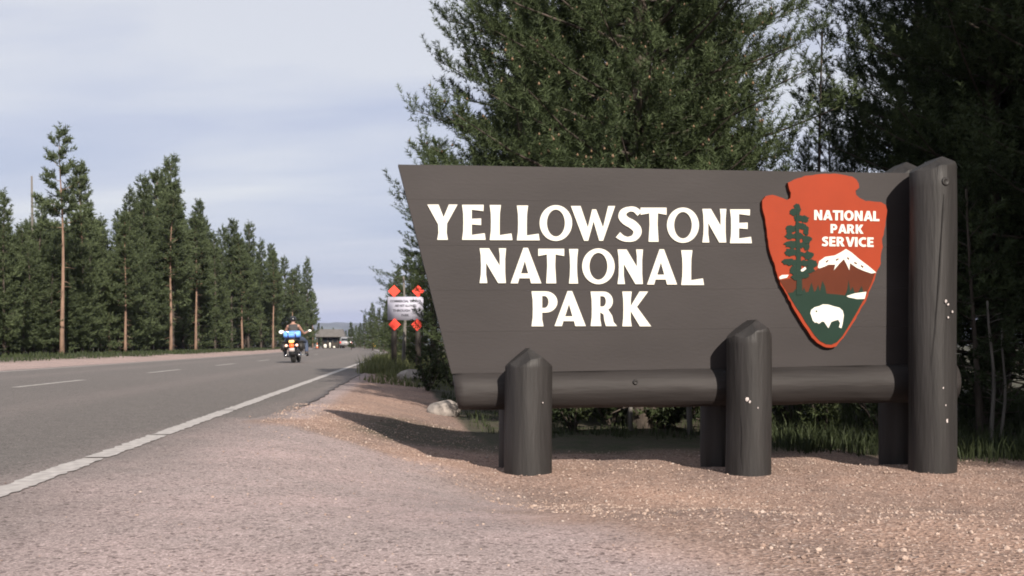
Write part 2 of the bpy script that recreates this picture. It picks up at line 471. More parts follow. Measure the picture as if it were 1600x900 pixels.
def build_road():
    ys = np.concatenate([np.arange(-30, 0, 1.0), np.arange(0, 30, 0.12), np.arange(30, 90, 0.6), np.arange(90, 216, 2.0)])
    us = np.linspace(0, 1, 60) ** 0.8
    U, YY = np.meshgrid(us, ys)
    re = RE + 0.05 * vnoise(ys * 0.7, ys * 0 + 2) + 0.05 * vnoise(ys * 3, ys * 0 + 5)
    rl = LE - 0.05 * vnoise(ys * 0.7, ys * 0 + 12)
    RX = rl[:, None] * (1 - U) + re[:, None] * U
    XX = RX - 0.0904 * YY + bend(YY)
    ZZ = 0.009 * np.sin((RX + 9.43) / 8.4 * math.pi) - 0.035 * sm(-1.42, -1.15, RX) * (1 - sm(8, 11, YY))
    V = np.stack([XX, YY, ZZ], -1).reshape(-1, 3)
    # skirts down the edges
    n = len(us); m = len(ys)
    i, j = np.meshgrid(np.arange(m - 1), np.arange(n - 1), indexing='ij')
    a = i * n + j
    F = np.stack([a, a + 1, a + n + 1, a + n], -1).reshape(-1, 4)
    sk = []
    for col, dr in ((0, -0.03), (n - 1, 0.03)):
        base = len(V)
        e_ = V.reshape(-1, 3)[col:m * n:n].copy(); e_[:, 2] -= 0.06; e_[:, 0] += dr
        V = np.vstack([V, e_])
        k = np.arange(m - 1)
        q = np.stack([k * n + col, (k + 1) * n + col, base + k + 1, base + k], -1)
        sk.append(q if col else q[:, ::-1])
    F = np.vstack([F] + sk)
    me = np_mesh("road", V, F, True)
    x, y = V[:, 0], V[:, 1]
    r = road_r(x, y)
    asph = 1 - sm(-2.3 + .8 * sm(6, 11, y), -0.75, r + 0.35 * vnoise(x * 1.5, y * 1.5))
    # wheel tracks polished a little darker, dusty crown between them
    asph = asph - 0.10 * np.exp(-((r + 3.6) / .35) ** 2) - 0.10 * np.exp(-((r + 7.2) / .35) ** 2) - 0.08 * np.clip(vnoise(x * .8, y * .25), 0, 1)
    asph = np.where(y > 9, np.maximum(asph, 0.85), asph)
    dust = sm(-8.7, -9.4, r) * 0.5
    attr(me, 'asphalt', np.clip(asph - dust, 0, 1)); attr(me, 'pull', np.ones(len(V))); attr(me, 'soil_and_shade', np.zeros(len(V)))
    return tag(link("road", me, M_SURF), kind='structure')
ROAD = build_road()
def road_z(rx):
    return 0.009 * math.sin((rx + 9.43) / 8.4 * math.pi)

def stripe(name, r0, w, y0, y1, m, step=0.12, ragged=0.012, skip=()):
    vs = []; fs = []
    ys = np.arange(y0, y1 + 1e-6, step)
    for k, y in enumerate(ys):
        b = -0.0904 * y + float(bend(y))
        a = ragged * (1.2 * float(vnoise(y * 2.1, r0 * 7)) + 1.6 * float(vnoise(y * 17.0, r0 * 3 + 5)) + 1.6 * float(vnoise(y * 31.0, r0 * 3 + 55)))
        c_ = ragged * (1.2 * float(vnoise(y * 2.3, r0 * 5 + 40)) + 1.6 * float(vnoise(y * 15.0, r0 * 3 + 25)) + 1.6 * float(vnoise(y * 29.0, r0 * 3 + 75)))
        vs += [(r0 - w / 2 + a + b, y, road_z(r0) + 0.004), (r0 + w / 2 + c_ + b, y, road_z(r0) + 0.004)]
    for k in range(len(ys) - 1):
        if any(s0 < ys[k] < s1 for s0, s1 in skip): continue
        fs.append((2 * k, 2 * k + 1, 2 * k + 3, 2 * k + 2))
    me = bpy.data.meshes.new(name); me.from_pydata(vs, [], fs)
    return link(name, me, m, ROAD)
stripe("edge_line", -1.667, 0.128, 1.2, 120, M_LINE, 0.03, 0.012, skip=((5.72, 5.79), (7.18, 7.25), (9.9, 9.94)))
stripe("far_edge_line", -8.9, 0.10, 2, 150, M_LINE_W, 0.4)
for y0, y1 in ((1.0, 4.0), (15.0, 18.2), (22.6, 25.6), (30.4, 33.6), (38.6, 41.6), (47, 50), (55, 58), (63, 66)):
    stripe("centre_dash", -5.45, 0.12, y0, y1, M_LINE_W, 0.15, 0.014)

# distant hill
def build_hills():
    xs = np.linspace(-4200, 1800, 240); ds = np.linspace(0, 1, 24)
    XX, D = np.meshgrid(xs, ds)
    YY = 3600 + 1300 * D
    crest = 76 + 26 * vnoise(xs / 420, xs * 0 + 3) + 12 * vnoise(xs / 130, xs * 0 + 8) + 6 * vnoise(xs / 45, xs * 0 + 1)
    crest = crest + 26 * np.exp(-((xs + 560) / 420) ** 2)
    ZZ = crest[None, :] * sm(0, 0.75, D) + 8 * vnoise(XX / 60, YY / 60) * sm(0, .3, D) - 4
    V = np.stack([XX, YY, ZZ], -1).reshape(-1, 3)
    n = len(xs)
    i, j = np.meshgrid(np.arange(len(ds) - 1), np.arange(n - 1), indexing='ij')
    a = i * n + j
    F = np.stack([a, a + 1, a + n + 1, a + n], -1).reshape(-1, 4)
    return tag(link("hills", np_mesh("hills", V, F, True), mat("forested_hill", (0.05, 0.06, 0.045), 1.0, 0.5, 0.01)), kind='structure')
build_hills()
# the air
hz = MB().box((-1000, 2000, 61), (9000, 6600, 124)).build("haze", None)
hm = bpy.data.materials.new("pale_air"); hm.use_nodes = True
hn = hm.node_tree; hn.nodes.clear()
ho = hn.nodes.new('ShaderNodeOutputMaterial'); hv = hn.nodes.new('ShaderNodeVolumePrincipled')
hv.inputs['Color'].default_value = (0.55, 0.62, 0.95, 1); hv.inputs['Density'].default_value = 0.00008
hv.inputs['Anisotropy'].default_value = 0.0
hn.links.new(hv.outputs[0], ho.inputs['Volume'])
hz.data.materials.append(hm)
tag(hz, kind='stuff')

# ------------------------------------------------------------------ park sign
PA = Vector((-0.747, 7.20, 0)); PU = Vector((0.9943, 0.1069, 0)).normalized(); PN = Vector((PU.y, -PU.x, 0))
SIGN_RZ = math.atan2(PU.y, PU.x)
SO = Vector((PA.x, PA.y, 0)) + PU * 1.75                  # origin of the sign, on its panel's front plane
def plane_pt(px, py, off=0.0):
    """where the sight line of a photo pixel meets the sign's plane (offset towards the viewer): (u, w) in sign coordinates"""
    d = Vector(((px - HX) / FPX, 1.0, (HY - py) / FPX))
    C0 = Vector((0, 0, CAM_Z))
    t = ((SO + PN * off) - C0).dot(PN) / d.dot(PN)
    p = C0 + d * t
    return ((p - SO).dot(PU), p.z)
sign = empty("park_entrance_sign", (SO.x, SO.y, 0), SIGN_RZ)
tag(sign, "large brown wooden park entrance sign on round posts with white letters and an arrowhead emblem", "sign")
# sign space: x = along the panel, y = away from the viewer, z = up

def solid2d(name, contours, y0, y1, m, parent, m_side=None):
    """flat outline(s) given thickness from y0 (front) to y1 (back)"""
    def area(c):
        return 0.5 * sum(c[i][0] * c[(i + 1) % len(c)][1] - c[(i + 1) % len(c)][0] * c[i][1] for i in range(len(c)))
    cs = []
    for i, c in enumerate(contours):
        c = list(c)
        if (area(c) > 0) != (i == 0 or getattr(solid2d, 'multi', False)): c.reverse()
        cs.append(c)
    flat = [p for c in cs for p in c]; n = len(flat)
    tris = tessellate_polygon([[Vector((p[0], p[1], 0)) for p in c] for c in cs])
    vs = [(p[0], y0, p[1]) for p in flat] + [(p[0], y1, p[1]) for p in flat]
    fs = []; mi = []
    for t in tris:
        a, b, c = (flat[k] for k in t)
        cr_ = (b[0] - a[0]) * (c[1] - a[1]) - (b[1] - a[1]) * (c[0] - a[0])
        t = tuple(t) if cr_ > 0 else tuple(reversed(t))
        fs.append(t); mi.append(0)
        fs.append(tuple(k + n for k in reversed(t))); mi.append(0)
    o = 0
    for c in cs:
        k = len(c)
        for i in range(k):
            a = o + i; b = o + (i + 1) % k
            fs.append((b, a, a + n, b + n)); mi.append(1 if m_side else 0)
        o += k
    me = bpy.data.meshes.new(name); me.from_pydata(vs, [], fs)
    me.polygons.foreach_set('material_index', mi)
    return link(name, me, [m, m_side] if m_side else m, parent)

# panel of horizontal boards
def build_panel():
    TL = plane_pt(622, 257); TR = plane_pt(1452, 271); BL = plane_pt(706, 584); BR = plane_pt(1452, 569)
    cuts = [0.0, 0.165, 0.385, 0.60, 0.80, 1.0]
    lerp = lambda a, b, t: (a[0] + (b[0] - a[0]) * t, a[1] + (b[1] - a[1]) * t)
    g = 0.00035
    for k in range(5):
        a, b = cuts[k], cuts[k + 1]
        p0, p1 = lerp(TL, BL, a), lerp(TR, BR, a)
        p2, p3 = lerp(TR, BR, b), lerp(TL, BL, b)
        n = 24; top = []; bot = []
        for i in range(n + 1):
            t = i / n
            q = lerp(p0, p1, t); q2 = lerp(p3, p2, t)
            wob = 0.004 * float(vnoise(t * 9, 3)) if k == 0 else 0
            top.append((q[0], q[1] - (g if k else 0) + wob)); bot.append((q2[0], q2[1] + g))
        off = random.uniform(-0.0006, 0.0006)
        o = solid2d("plank", [bot + top[::-1]], off, 0.085 + off, M_BROWN_PANEL, sign)
        bm = bmesh.new(); bm.from_mesh(o.data)
        bm.free()
build_panel()

# round posts
def post(px, off, rad, z0, zl, zp, zr, ridge=0.0, name="post", seed=0, front=True):
    u, _ = plane_pt(px, 600, off)
    rs = random.Random(seed)
    n, rings = 28, 18
    H = zp + 0.06
    ph = [rs.uniform(0, 6.28) for _ in range(4)]
    bm = bmesh.new(); rows = []
    for i in range(rings + 1):
        z = z0 - 0.25 + (H - z0 + 0.25) * i / rings
        row = []
        for k in range(n):
            g = 2 * math.pi * k / n
            rr = rad * (1.012 - 0.03 * (i / rings)) + 0.0035 * math.sin(3 * g + ph[0] + z * 1.3) + 0.003 * math.sin(5 * g + ph[1]) + 0.003 * math.sin(z * 4 + ph[2] + g)
            row.append(bm.verts.new((u + rr * math.cos(g), -off + rr * math.sin(g), z)))
        rows.append(row)
    for i in range(rings):
        for k in range(n):
            k2 = (k + 1) % n
            f = bm.faces.new((rows[i][k], rows[i][k2], rows[i + 1][k2], rows[i + 1][k])); f.smooth = True
    bm.faces.new(rows[-1])
    def cut(p, nrm):
        bmesh.ops.bisect_plane(bm, geom=bm.verts[:] + bm.edges[:] + bm.faces[:], plane_co=p, plane_no=nrm, clear_outer=True)
        es = [e_ for e_ in bm.edges if e_.is_boundary and all((v.co - Vector(p)).dot(Vector(nrm).normalized()) > -1e-4 for v in e_.verts)]
        if es: bmesh.ops.edgeloop_fill(bm, edges=es)
    xr = u + ridge
    dzl, dzr = zp - zl, zp - zr
    cut((xr, 0, zp), (-dzl, 0, rad + ridge))
    cut((xr, 0, zp), (dzr, 0, rad - ridge))
    if front:
        cut((u, -off - rad * 0.35, zp), (0, -0.75, 1))
        cut((u - rad * .45, -off - rad * 0.62, zp - dzl * .62), (-0.8, -0.9, 1.0))
    bmesh.ops.recalc_face_normals(bm, faces=bm.faces)
    me = bpy.data.meshes.new(name); bm.to_mesh(me); bm.free()
    for p in me.polygons:
        p.use_smooth = abs(p.normal.z) < 0.3
    # local origin at the post's own base so the grain runs true
    me.transform(Matrix.Translation((-u, off, 0)))
    o = link(name, me, M_BROWN, sign); o.location = (u, -off, 0)
    return o, u
PR = 0.150
OFF = 0.235; OFB = -0.085 - 0.235
p1, u1 = post(826, OFF, 0.154, tz(0.1, 7), .455, .575, .455, 0.0, seed=1)
p2, u2 = post(1171, OFF, 0.148, tz(1.5, 7.1), .640, .762, .640, 0.03, seed=2)
p3, u3 = post(1456, OFF, 0.152, tz(2.8, 7.3), 1.745, 1.850, 1.775, 0.045, seed=3)
post(812, OFB, 0.15, tz(0.1, 7.5), .40, .50, .40, 0.0, seed=4)
post(1128, OFB, 0.148, tz(1.5, 7.6), .62, .74, .62, 0.0, seed=5)
post(1407, OFB, 0.15, tz(2.8, 7.9), 1.80, 1.905, 1.80, 0.02, seed=6)

# rail log under the panel
def build_log():
    uL, wL = plane_pt(713, 613, 0.04); uR, wR = plane_pt(1497, 598, 0.04)
    n, m = 26, 70
    V = []; F = []
    for i in range(m + 1):
        t = i / m
        u = uL + (uR - uL) * t; w = wL + (wR - wL) * t + 0.002
        rad = 0.126 + 0.010 * t + 0.004 * float(vnoise(t * 9, 1.5)) * 2 + (-.006 if i in (0, m) else 0)
        for k in range(n):
            g = 2 * math.pi * k / n
            rr = rad + 0.006 * float(vnoise(t * 14 + 3, 2 + 2 * math.cos(g))) + 0.005 * float(vnoise(t * 30, 5 + 3 * math.sin(g)))
            slant = 0.02 * math.sin(g) if i == 0 else 0
            V.append((u - slant, 0.045 + rr * math.cos(g), w + rr * math.sin(g)))
    for i in range(m):
        for k in range(n):
            k2 = (k + 1) % n
            F.append((i * n + k, i * n + k2, (i + 1) * n + k2, (i + 1) * n + k))
    F.append(tuple(reversed(range(n)))); F.append(tuple(range(m * n, (m + 1) * n)))
    return MB().add(V, F, True).build("log_rail", M_BROWN_LOG, sign)
build_log()

# knots, cracks and bare chips on the posts
def on_post(px, py, up, off, rad):
    u, w = plane_pt(px, py, off + rad * 0.9)
    du = max(-rad * .98, min(rad * .98, u - up))
    return Vector((u, -off - math.sqrt(max(rad * rad - du * du, 1e-6)), w)), Vector((du / rad, -math.sqrt(max(1 - (du / rad) ** 2, 0)), 0))
def chips(lst, up, rad, seed):
    rs = random.Random(seed); vs = []; fs = []
    for (px, py, sz) in lst:
        c_, nr = on_post(px, py, up, OFF, rad + 0.004)
        side = Vector((-nr.y, nr.x, 0)).normalized(); b = len(vs); k = 7
        for d in (0.0, 0.003):
            for i in range(k):
                g = 2 * math.pi * i / k
                q = 0.8 * sz / FPX * 7.1 * rs.uniform(.45, 1.0)
                vs.append(c_ + side * math.cos(g) * q * .8 + Vector((0, 0, 1)) * math.sin(g) * q * 1.1 + nr * d)
        fs.append(tuple(range(b + k, b + 2 * k)))
        for i in range(k): fs.append((b + i, b + (i + 1) % k, b + k + (i + 1) % k, b + k + i))
    me = MB().add(vs, fs).build("bare_chips", M_CHIP, sign); me['kind'] = 'stuff'
chips([(1476, 471, 4.0), (1480, 476, 3.0), (1478, 657, 4.2), (1488, 487, 3.0), (1480, 496, 2.6), (1476, 633, 2.0), (1472, 606, 2.0)], u3, 0.152, 1)
chips([(1167, 624, 5.0), (1171, 628, 3.0), (1183, 637, 1.8)], u2, 0.148, 2)
chips([(848, 629, 1.8)], u1, 0.154, 3)
def crack(pts, up, rad, w):
    vs = []; fs = []
    for i, (px, py) in enumerate(pts):
        c_, nr = on_post(px, py, up, OFF, rad + 0.0035)
        side = Vector((-nr.y, nr.x, 0)).normalized()
        h = w * (0.25 if i in (0, len(pts) - 1) else 1) * (1 + .4 * math.sin(i * 2.1))
        vs += [c_ - side * h, c_ + side * h]
    for i in range(len(pts) - 1): fs.append((2 * i, 2 * i + 1, 2 * i + 3, 2 * i + 2))
    MB().add(vs, fs).build("crack", M_CRACK, sign)
crack([(1473, 303), (1472, 330), (1470, 360), (1468, 400), (1466, 440), (1463, 480), (1460, 520), (1456, 560), (1455, 600)], u3, 0.152, 0.004)
crack([(1437, 400), (1436, 450), (1437, 520), (1435, 580), (1436, 640), (1434, 700)], u3, 0.152, 0.0025)
crack([(1160, 650), (1161, 680), (1160, 710), (1162, 735)], u2, 0.148, 0.003)
def knot(px, py, up, off, rad, r0):
    if up is not None: c_, nr = on_post(px, py, up, off, rad)
    else:
        u, w = plane_pt(px, py, 0.085); c_, nr = Vector((u, -0.083, w)), Vector((0, -1, 0))
    q = nr.to_track_quat('Z', 'Y').to_matrix()
    MB().lathe([(r0 * 1.5, -0.004), (r0 * 1.35, 0.006), (r0 * 0.9, 0.008), (r0 * 0.6, 0.003), (r0 * 0.2, 0.002)], c_, 12, q).build("knot", M_BROWN, sign)
knot(1476, 284, u3, OFF, 0.152, 0.020)
knot(993, 597, None, 0, 0, 0.012)

# lettering -----------------------------------------------------------
def arc(cx, cy, rx, ry, a0, a1, n=14):
    return [(cx + rx * math.cos(R(a0 + (a1 - a0) * i / n)), cy + ry * math.sin(R(a0 + (a1 - a0) * i / n))) for i in range(n + 1)]
def ribbon(P, Wd, sub=6):
    P = [Vector((*p, 0)) for p in P]
    c = []; w = []
    for i in range(len(P) - 1):
        a, b, d, e_ = P[max(i - 1, 0)], P[i], P[i + 1], P[min(i + 2, len(P) - 1)]
        for k in range(sub):
            t = k / sub
            c.append(0.5 * ((2 * b) + (d - a) * t + (2 * a - 5 * b + 4 * d - e_) * t * t + (-a + 3 * b - 3 * d + e_) * t ** 3))
            w.append(Wd[i] + (Wd[i + 1] - Wd[i]) * t)
    c.append(P[-1]); w.append(Wd[-1])
    l = []; r_ = []
    for i, p in enumerate(c):
        t = (c[min(i + 1, len(c) - 1)] - c[max(i - 1, 0)]).normalized()
        nn = Vector((-t.y, t.x, 0))
        l.append(tuple((p + nn * w[i] / 2)[:2])); r_.append(tuple((p - nn * w[i] / 2)[:2]))
    return l + r_[::-1]
GL = {
 'Y': [[(0, 1), (.33, 1), (.475, .64), (.63, 1), (.88, 1), (.575, .46), (.565, .2), (.60, 0), (.29, 0), (.325, .2), (.315, .44)]],
 'E': [[(0, 1), (.60, 1), (.595, .82), (.27, .86), (.27, .60), (.53, .61), (.53, .42), (.27, .44), (.27, .14), (.63, .19), (.655, 0), (0, 0), (.03, .25), (.035, .5), (.03, .75)]],
 'L': [[(0, 1), (.31, 1), (.28, .75), (.275, .5), (.275, .14), (.60, .19), (.63, 0), (0, 0), (.03, .25), (.035, .5), (.03, .75)]],
 'I': [[(0, 0), (.03, .25), (.04, .5), (.03, .75), (0, 1), (.32, 1), (.29, .75), (.28, .5), (.29, .25), (.32, 0)]],
 'T': [[(0, 1), (.78, 1), (.78, .79), (.52, .835), (.51, .5), (.54, 0), (.24, 0), (.27, .5), (.26, .835), (0, .79)]],
 'N': [[(0, 0), (.035, .25), (.04, .5), (.03, .8), (0, 1), (.27, 1), (.575, .50), (.575, .8), (.55, 1), (.755, 1), (.73, .7), (.73, .3), (.75, 0), (.53, 0), (.185, .58), (.185, .25), (.22, 0)]],
 'A': [[(0, 0), (.37, 1.02), (.50, 1.02), (.89, 0), (.59, 0), (.555, .145), (.25, .145), (.21, 0)], [(.30, .285), (.51, .285), (.41, .64)]],
 'W': [[(0, 1), (.28, 1), (.49, .37), (.615, .90), (.73, .90), (.93, .37), (1.08, 1), (1.28, 1), (.93, -.02), (.82, -.02), (.655, .55), (.50, -.02), (.38, -.02)]],
 'P': [[(0, 0), (.03, .25), (.035, .5), (.03, .75), (0, 1), (.34, 1)] + arc(.36, .695, .31, .305, 90, -90, 12) + [(.275, .39), (.275, .2), (.31, 0)],
       [(.275, .865), (.34, .865)] + arc(.34, .695, .10, .17, 90, -90, 8) + [(.275, .525)]],
 'R': [[(0, 0), (.03, .25), (.035, .5), (.03, .75), (0, 1), (.34, 1)] + arc(.37, .72, .27, .28, 90, -60, 10) + [(.62, .30), (.66, .12), (.76, 0), (.44, 0), (.40, .14), (.37, .34), (.275, .40), (.275, .2), (.31, 0)],
       [(.275, .865), (.34, .865)] + arc(.35, .715, .09, .15, 90, -90, 8) + [(.275, .565)]],
 'K': [[(0, 0), (.03, .25), (.035, .5), (.03, .75), (0, 1), (.31, 1), (.28, .78), (.275, .58), (.57, 1), (.85, 1), (.48, .56), (.95, 0), (.58, 0), (.275, .44), (.275, .2), (.31, 0)]],
 'O': [arc(.46, .5, .46, .525, 0, 352, 44), arc(.46, .5, .255, .395, 0, 352, 36)],
 'S': [ribbon([(.63, .80), (.50, .915), (.34, .93), (.19, .855), (.155, .72), (.25, .60), (.42, .50), (.55, .37), (.565, .24), (.47, .11), (.30, .07), (.15, .11), (.03, .20)],
              [.17, .15, .14, .19, .23, .24, .25, .24, .22, .18, .14, .16, .19])],
}
def letter(ch, x0, x1, yt, yb, yt2=None, yb2=None):
    cs = GL[ch]
    xs = [p[0] for c in cs for p in c]; a, b = min(xs), max(xs)
    yt2 = yt if yt2 is None else yt2; yb2 = yb if yb2 is None else yb2
    out_ = []
    for c in cs:
        q = []
        for (s, t) in c:
            s = (s - a) / (b - a)
            px = x0 + (x1 - x0) * s
            top = yt + (yt2 - yt) * s; bot = yb + (yb2 - yb) * s
            q.append(plane_pt(px, bot + (top - bot) * t))
        out_.append(q)
    solid2d("letter", out_, -0.0095, -0.0008, M_WHITE, sign)
def zl(x, y): return (600 + x / 2.667, 240 + y / 2.667)
for ch, a, b, t, bo in (
    ('Y', 180, 306, 213, 360), ('E', 325, 423, 214, 360), ('L', 440, 535, 215, 361), ('L', 553, 648, 217, 362), ('O', 648, 783, 219, 361),
    ('W', 778, 962, 219, 361), ('S', 965, 1073, 222, 368), ('T', 1068, 1176, 226, 368), ('O', 1178, 1311, 229, 369), ('N', 1325, 1425, 231, 371), ('E', 1440, 1531, 233, 374),
    ('N', 398, 508, 395, 540), ('A', 527, 655, 396, 541), ('T', 642, 750, 397, 541), ('I', 770, 808, 398, 542), ('O', 825, 960, 399, 541), ('N', 972, 1078, 400, 544),
    ('A', 1095, 1220, 402, 546), ('L', 1237, 1332, 403, 548), ('P', 614, 722, 574, 720), ('A', 710, 840, 576, 719), ('R', 860, 970, 575, 719), ('K', 992, 1112, 575, 720)):
    (x0, y0), (x1, y1) = zl(a, t), zl(b, bo)
    letter(ch, x0, x1, y0, y1)

# arrowhead emblem -----------------------------------------------------
EY = -0.034
def ez(p): return plane_pt(1170 + p[0] / 2.904, 250 + p[1] / 2.904, -EY)
def rough(c, amp, step=9, seed=0):
    rs = random.Random(seed); o_ = []
    for i in range(len(c)):
        a, b = Vector(c[i]), Vector(c[(i + 1) % len(c)])
        n = max(1, int((b - a).length / step))
        for k in range(n):
            q = a + (b - a) * (k / n)
            o_.append((q.x + rs.uniform(-amp, amp), q.y + rs.uniform(-amp, amp)))
    return o_
ARROW = [(62,185),(78,165),(105,157),(150,172),(175,180),(188,172),(190,150),(180,118),(176,104),(205,90),(255,72),(320,64),(390,62),(440,70),(470,75),(487,90),(500,108),(500,125),(485,140),(488,158),(505,172),(530,185),(575,188),(600,190),(622,205),(628,230),(622,280),(615,320),(605,360),(608,395),(600,430),(598,470),(580,510),(565,560),(545,600),(530,640),(500,690),(485,720),(462,755),(440,790),(415,822),(395,845),(375,853),(350,850),(310,832),(285,805),(262,770),(245,745),(225,710),(205,680),(190,645),(165,600),(145,565),(128,520),(118,480),(105,440),(92,400),(85,350),(80,300),(70,250),(62,215)]
emblem = solid2d("arrowhead_emblem", [[ez(p) for p in rough(ARROW, 1.6, 14, 4)]], EY, -0.0012, M_ORANGE, sign, M_ORANGE_E)
def ep(name, c, lay, m, holes=(), amp=0.0):
    c = rough(c, amp, 10, len(c)) if amp else c
    return solid2d(name, [[ez(p) for p in c]] + [[ez(p) for p in h] for h in holes], EY - 0.0016 * lay, EY + 0.004, m, emblem)
ep("mountain", [(138,545),(185,538),(225,528),(262,520),(300,502),(320,488),(400,468),(440,428),(480,478),(540,500),(572,513),(556,560),(536,602),(520,640),(440,640),(300,640),(196,634),(160,580)], 1, M_MOUNT)
ep("meadow", [(176,604),(200,600),(212,585),(222,600),(240,602),(250,578),(258,600),(270,598),(284,556),(296,598),(304,592),(314,566),(322,596),(333,548),(345,572),(352,606),(398,610),(436,614),(446,590),(452,545),(460,596),(470,575),(480,602),(496,600),(512,572),(520,602),(534,606),(512,650),(488,694),(468,728),(446,765),(424,800),(400,826),(375,838),(350,836),(320,820),(297,795),(274,760),(256,735),(236,700),(214,668),(194,636)], 2, M_GREEN)
ep("snowcap", [(312,487),(318,460),(345,440),(390,433),(415,420),(440,404),(465,420),(500,450),(540,480),(577,511),(555,515),(520,503),(490,490),(458,468),(455,500),(442,472),(430,450),(410,470),(385,500),(392,475),(360,475),(340,485),(318,492)], 3, M_WHITE)
for c in ([(346,462),(356,454),(362,456),(352,466)], [(392,452),(404,446),(408,450),(396,458)], [(446,440),(454,446),(452,454),(444,446)], [(478,462),(490,468),(488,474),(476,468)], [(508,476),(520,484),(516,490),(506,482)]):
    ep("bare_rock", c, 4, M_MOUNT)
ep("snow_patch", [(137,531),(150,522),(180,521),(172,534),(140,541)], 3, M_WHITE)
ep("snow_patch", [(234,499),(254,485),(259,494),(246,505),(236,506)], 5.0, M_WHITE)
ep("lake", [(442,617),(480,605),(532,598),(524,630),(490,631),(450,623)], 3.6, M_WHITE)
ep("bison", [(278,695),(282,680),(298,668),(318,663),(335,655),(360,656),(385,664),(410,670),(425,684),(430,705),(427,725),(424,745),(419,763),(408,759),(413,740),(405,725),(388,729),(373,735),(366,750),(360,763),(349,747),(340,734),(330,733),(318,743),(304,736),(300,739),(289,728),(284,712)], 3.2, M_WHITE)
ep("bison_eye", [(301,684),(307,682),(310,688),(304,692)], 4.0, M_GREEN)
rs = random.Random(5)
BL_ = [(217,212,15,14),(208,238,24,17),(226,226,10,14),(252,268,22,15),(225,265,24,14),(188,312,24,20),(232,300,26,18),(258,318,14,24),(184,345,20,16),(222,345,28,16),(262,362,24,20),(196,382,34,18),(236,388,20,14),(262,395,14,18),(188,420,30,20),(228,428,24,12),(268,434,24,22),(176,462,30,16),(214,468,28,14),(252,468,20,16),(286,470,26,20),(206,500,26,18),(272,498,28,16),(232,520,34,18),(214,530,22,14),(256,524,18,12)]
for i, (cx, cy, rx, ry) in enumerate(BL_):
    n = 18
    c = [(cx + rx * math.cos(2 * math.pi * k / n) * rs.uniform(.74, 1.2), cy + ry * math.sin(2 * math.pi * k / n) * rs.uniform(.74, 1.2)) for k in range(n)]
    ep("pine_foliage", c, 2.3 + 0.07 * i, M_GREEN)
ep("pine_trunk", [(211,300),(215,240),(221,240),(226,300),(234,420),(242,600),(244,612),(214,612),(216,540),(214,420)], 4.3, M_GREEN)

def text_mesh(txt):
    cu = bpy.data.curves.new("t", 'FONT'); cu.body = txt; cu.offset = 0.045; cu.resolution_u = 3
    ob = bpy.data.objects.new("t", cu); COL.objects.link(ob)
    dg = bpy.context.evaluated_depsgraph_get()
    me = bpy.data.meshes.new_from_object(ob.evaluated_get(dg))
    bpy.data.objects.remove(ob); bpy.data.curves.remove(cu)
    return me
def text_solid(name, txt, mapper, m, parent, depth, front=0):
    """bold print turned into a thin raised mesh; mapper takes (s, t) in 0..1 and gives a 3D point"""
    me = text_mesh(txt)
    co = [v.co.copy() for v in me.vertices]
    x0, x1 = min(c.x for c in co), max(c.x for c in co); y0, y1 = min(c.y for c in co), max(c.y for c in co)
    for v in me.vertices:
        v.co = mapper((v.co.x - x0) / (x1 - x0), (v.co.y - y0) / (y1 - y0))
    bm = bmesh.new(); bm.from_mesh(me)
    r_ = bmesh.ops.extrude_face_region(bm, geom=bm.faces[:])
    bmesh.ops.translate(bm, verts=[g for g in r_['geom'] if isinstance(g, bmesh.types.BMVert)], vec=depth)
    bmesh.ops.recalc_face_normals(bm, faces=bm.faces)
    bm.to_mesh(me); bm.free()
    me.materials.clear()
    return link(name, me, m, parent)
SB = {
 'N': [[(0, 0), (0, 1), (.26, 1), (.56, .44), (.56, 1), (.80, 1), (.80, 0), (.54, 0), (.24, .56), (.24, 0)]],
 'A': [[(0, 0), (.33, 1), (.61, 1), (.94, 0), (.67, 0), (.61, .19), (.33, .19), (.27, 0)], [(.39, .38), (.55, .38), (.47, .68)]],
 'T': [[(0, 1), (.76, 1), (.76, .79), (.51, .79), (.51, 0), (.25, 0), (.25, .79), (0, .79)]],
 'I': [[(0, 0), (0, 1), (.26, 1), (.26, 0)]],
 'O': [arc(.48, .5, .48, .52, 0, 350, 36), arc(.48, .5, .225, .31, 0, 350, 28)],
 'L': [[(0, 0), (0, 1), (.26, 1), (.26, .21), (.62, .21), (.62, 0)]],
 'P': [[(0, 0), (0, 1), (.38, 1)] + arc(.40, .67, .31, .33, 85, -85, 12) + [(.26, .34), (.26, 0)], [(.25, .80), (.36, .80)] + arc(.37, .67, .09, .13, 85, -85, 6) + [(.25, .54)]],
 'R': [[(0, 0), (0, 1), (.40, 1)] + arc(.41, .70, .31, .30, 85, -55, 10) + [(.58, .40), (.82, 0), (.52, 0), (.33, .37), (.26, .37), (.26, 0)], [(.25, .80), (.37, .80)] + arc(.38, .69, .09, .11, 85, -85, 6) + [(.25, .57)]],
 'K': [[(0, 0), (0, 1), (.26, 1), (.26, .60), (.52, 1), (.82, 1), (.50, .54), (.84, 0), (.53, 0), (.26, .44), (.26, 0)]],
 'E': [[(0, 0), (0, 1), (.62, 1), (.62, .79), (.26, .79), (.26, .61), (.58, .61), (.58, .41), (.26, .41), (.26, .21), (.63, .21), (.63, 0)]],
 'V': [[(0, 1), (.27, 1), (.45, .34), (.63, 1), (.90, 1), (.58, 0), (.31, 0)]],
 'S': [ribbon([(.60, .82), (.46, .89), (.28, .88), (.15, .76), (.22, .60), (.45, .47), (.53, .30), (.44, .14), (.26, .10), (.03, .17)], [.22, .22, .22, .23, .24, .24, .24, .23, .22, .22])],
 'C': [ribbon([(.74, .83), (.58, .89), (.36, .86), (.18, .70), (.13, .48), (.20, .27), (.38, .13), (.58, .11), (.74, .17)], [.22, .22, .23, .25, .26, .25, .23, .22, .22])],
}
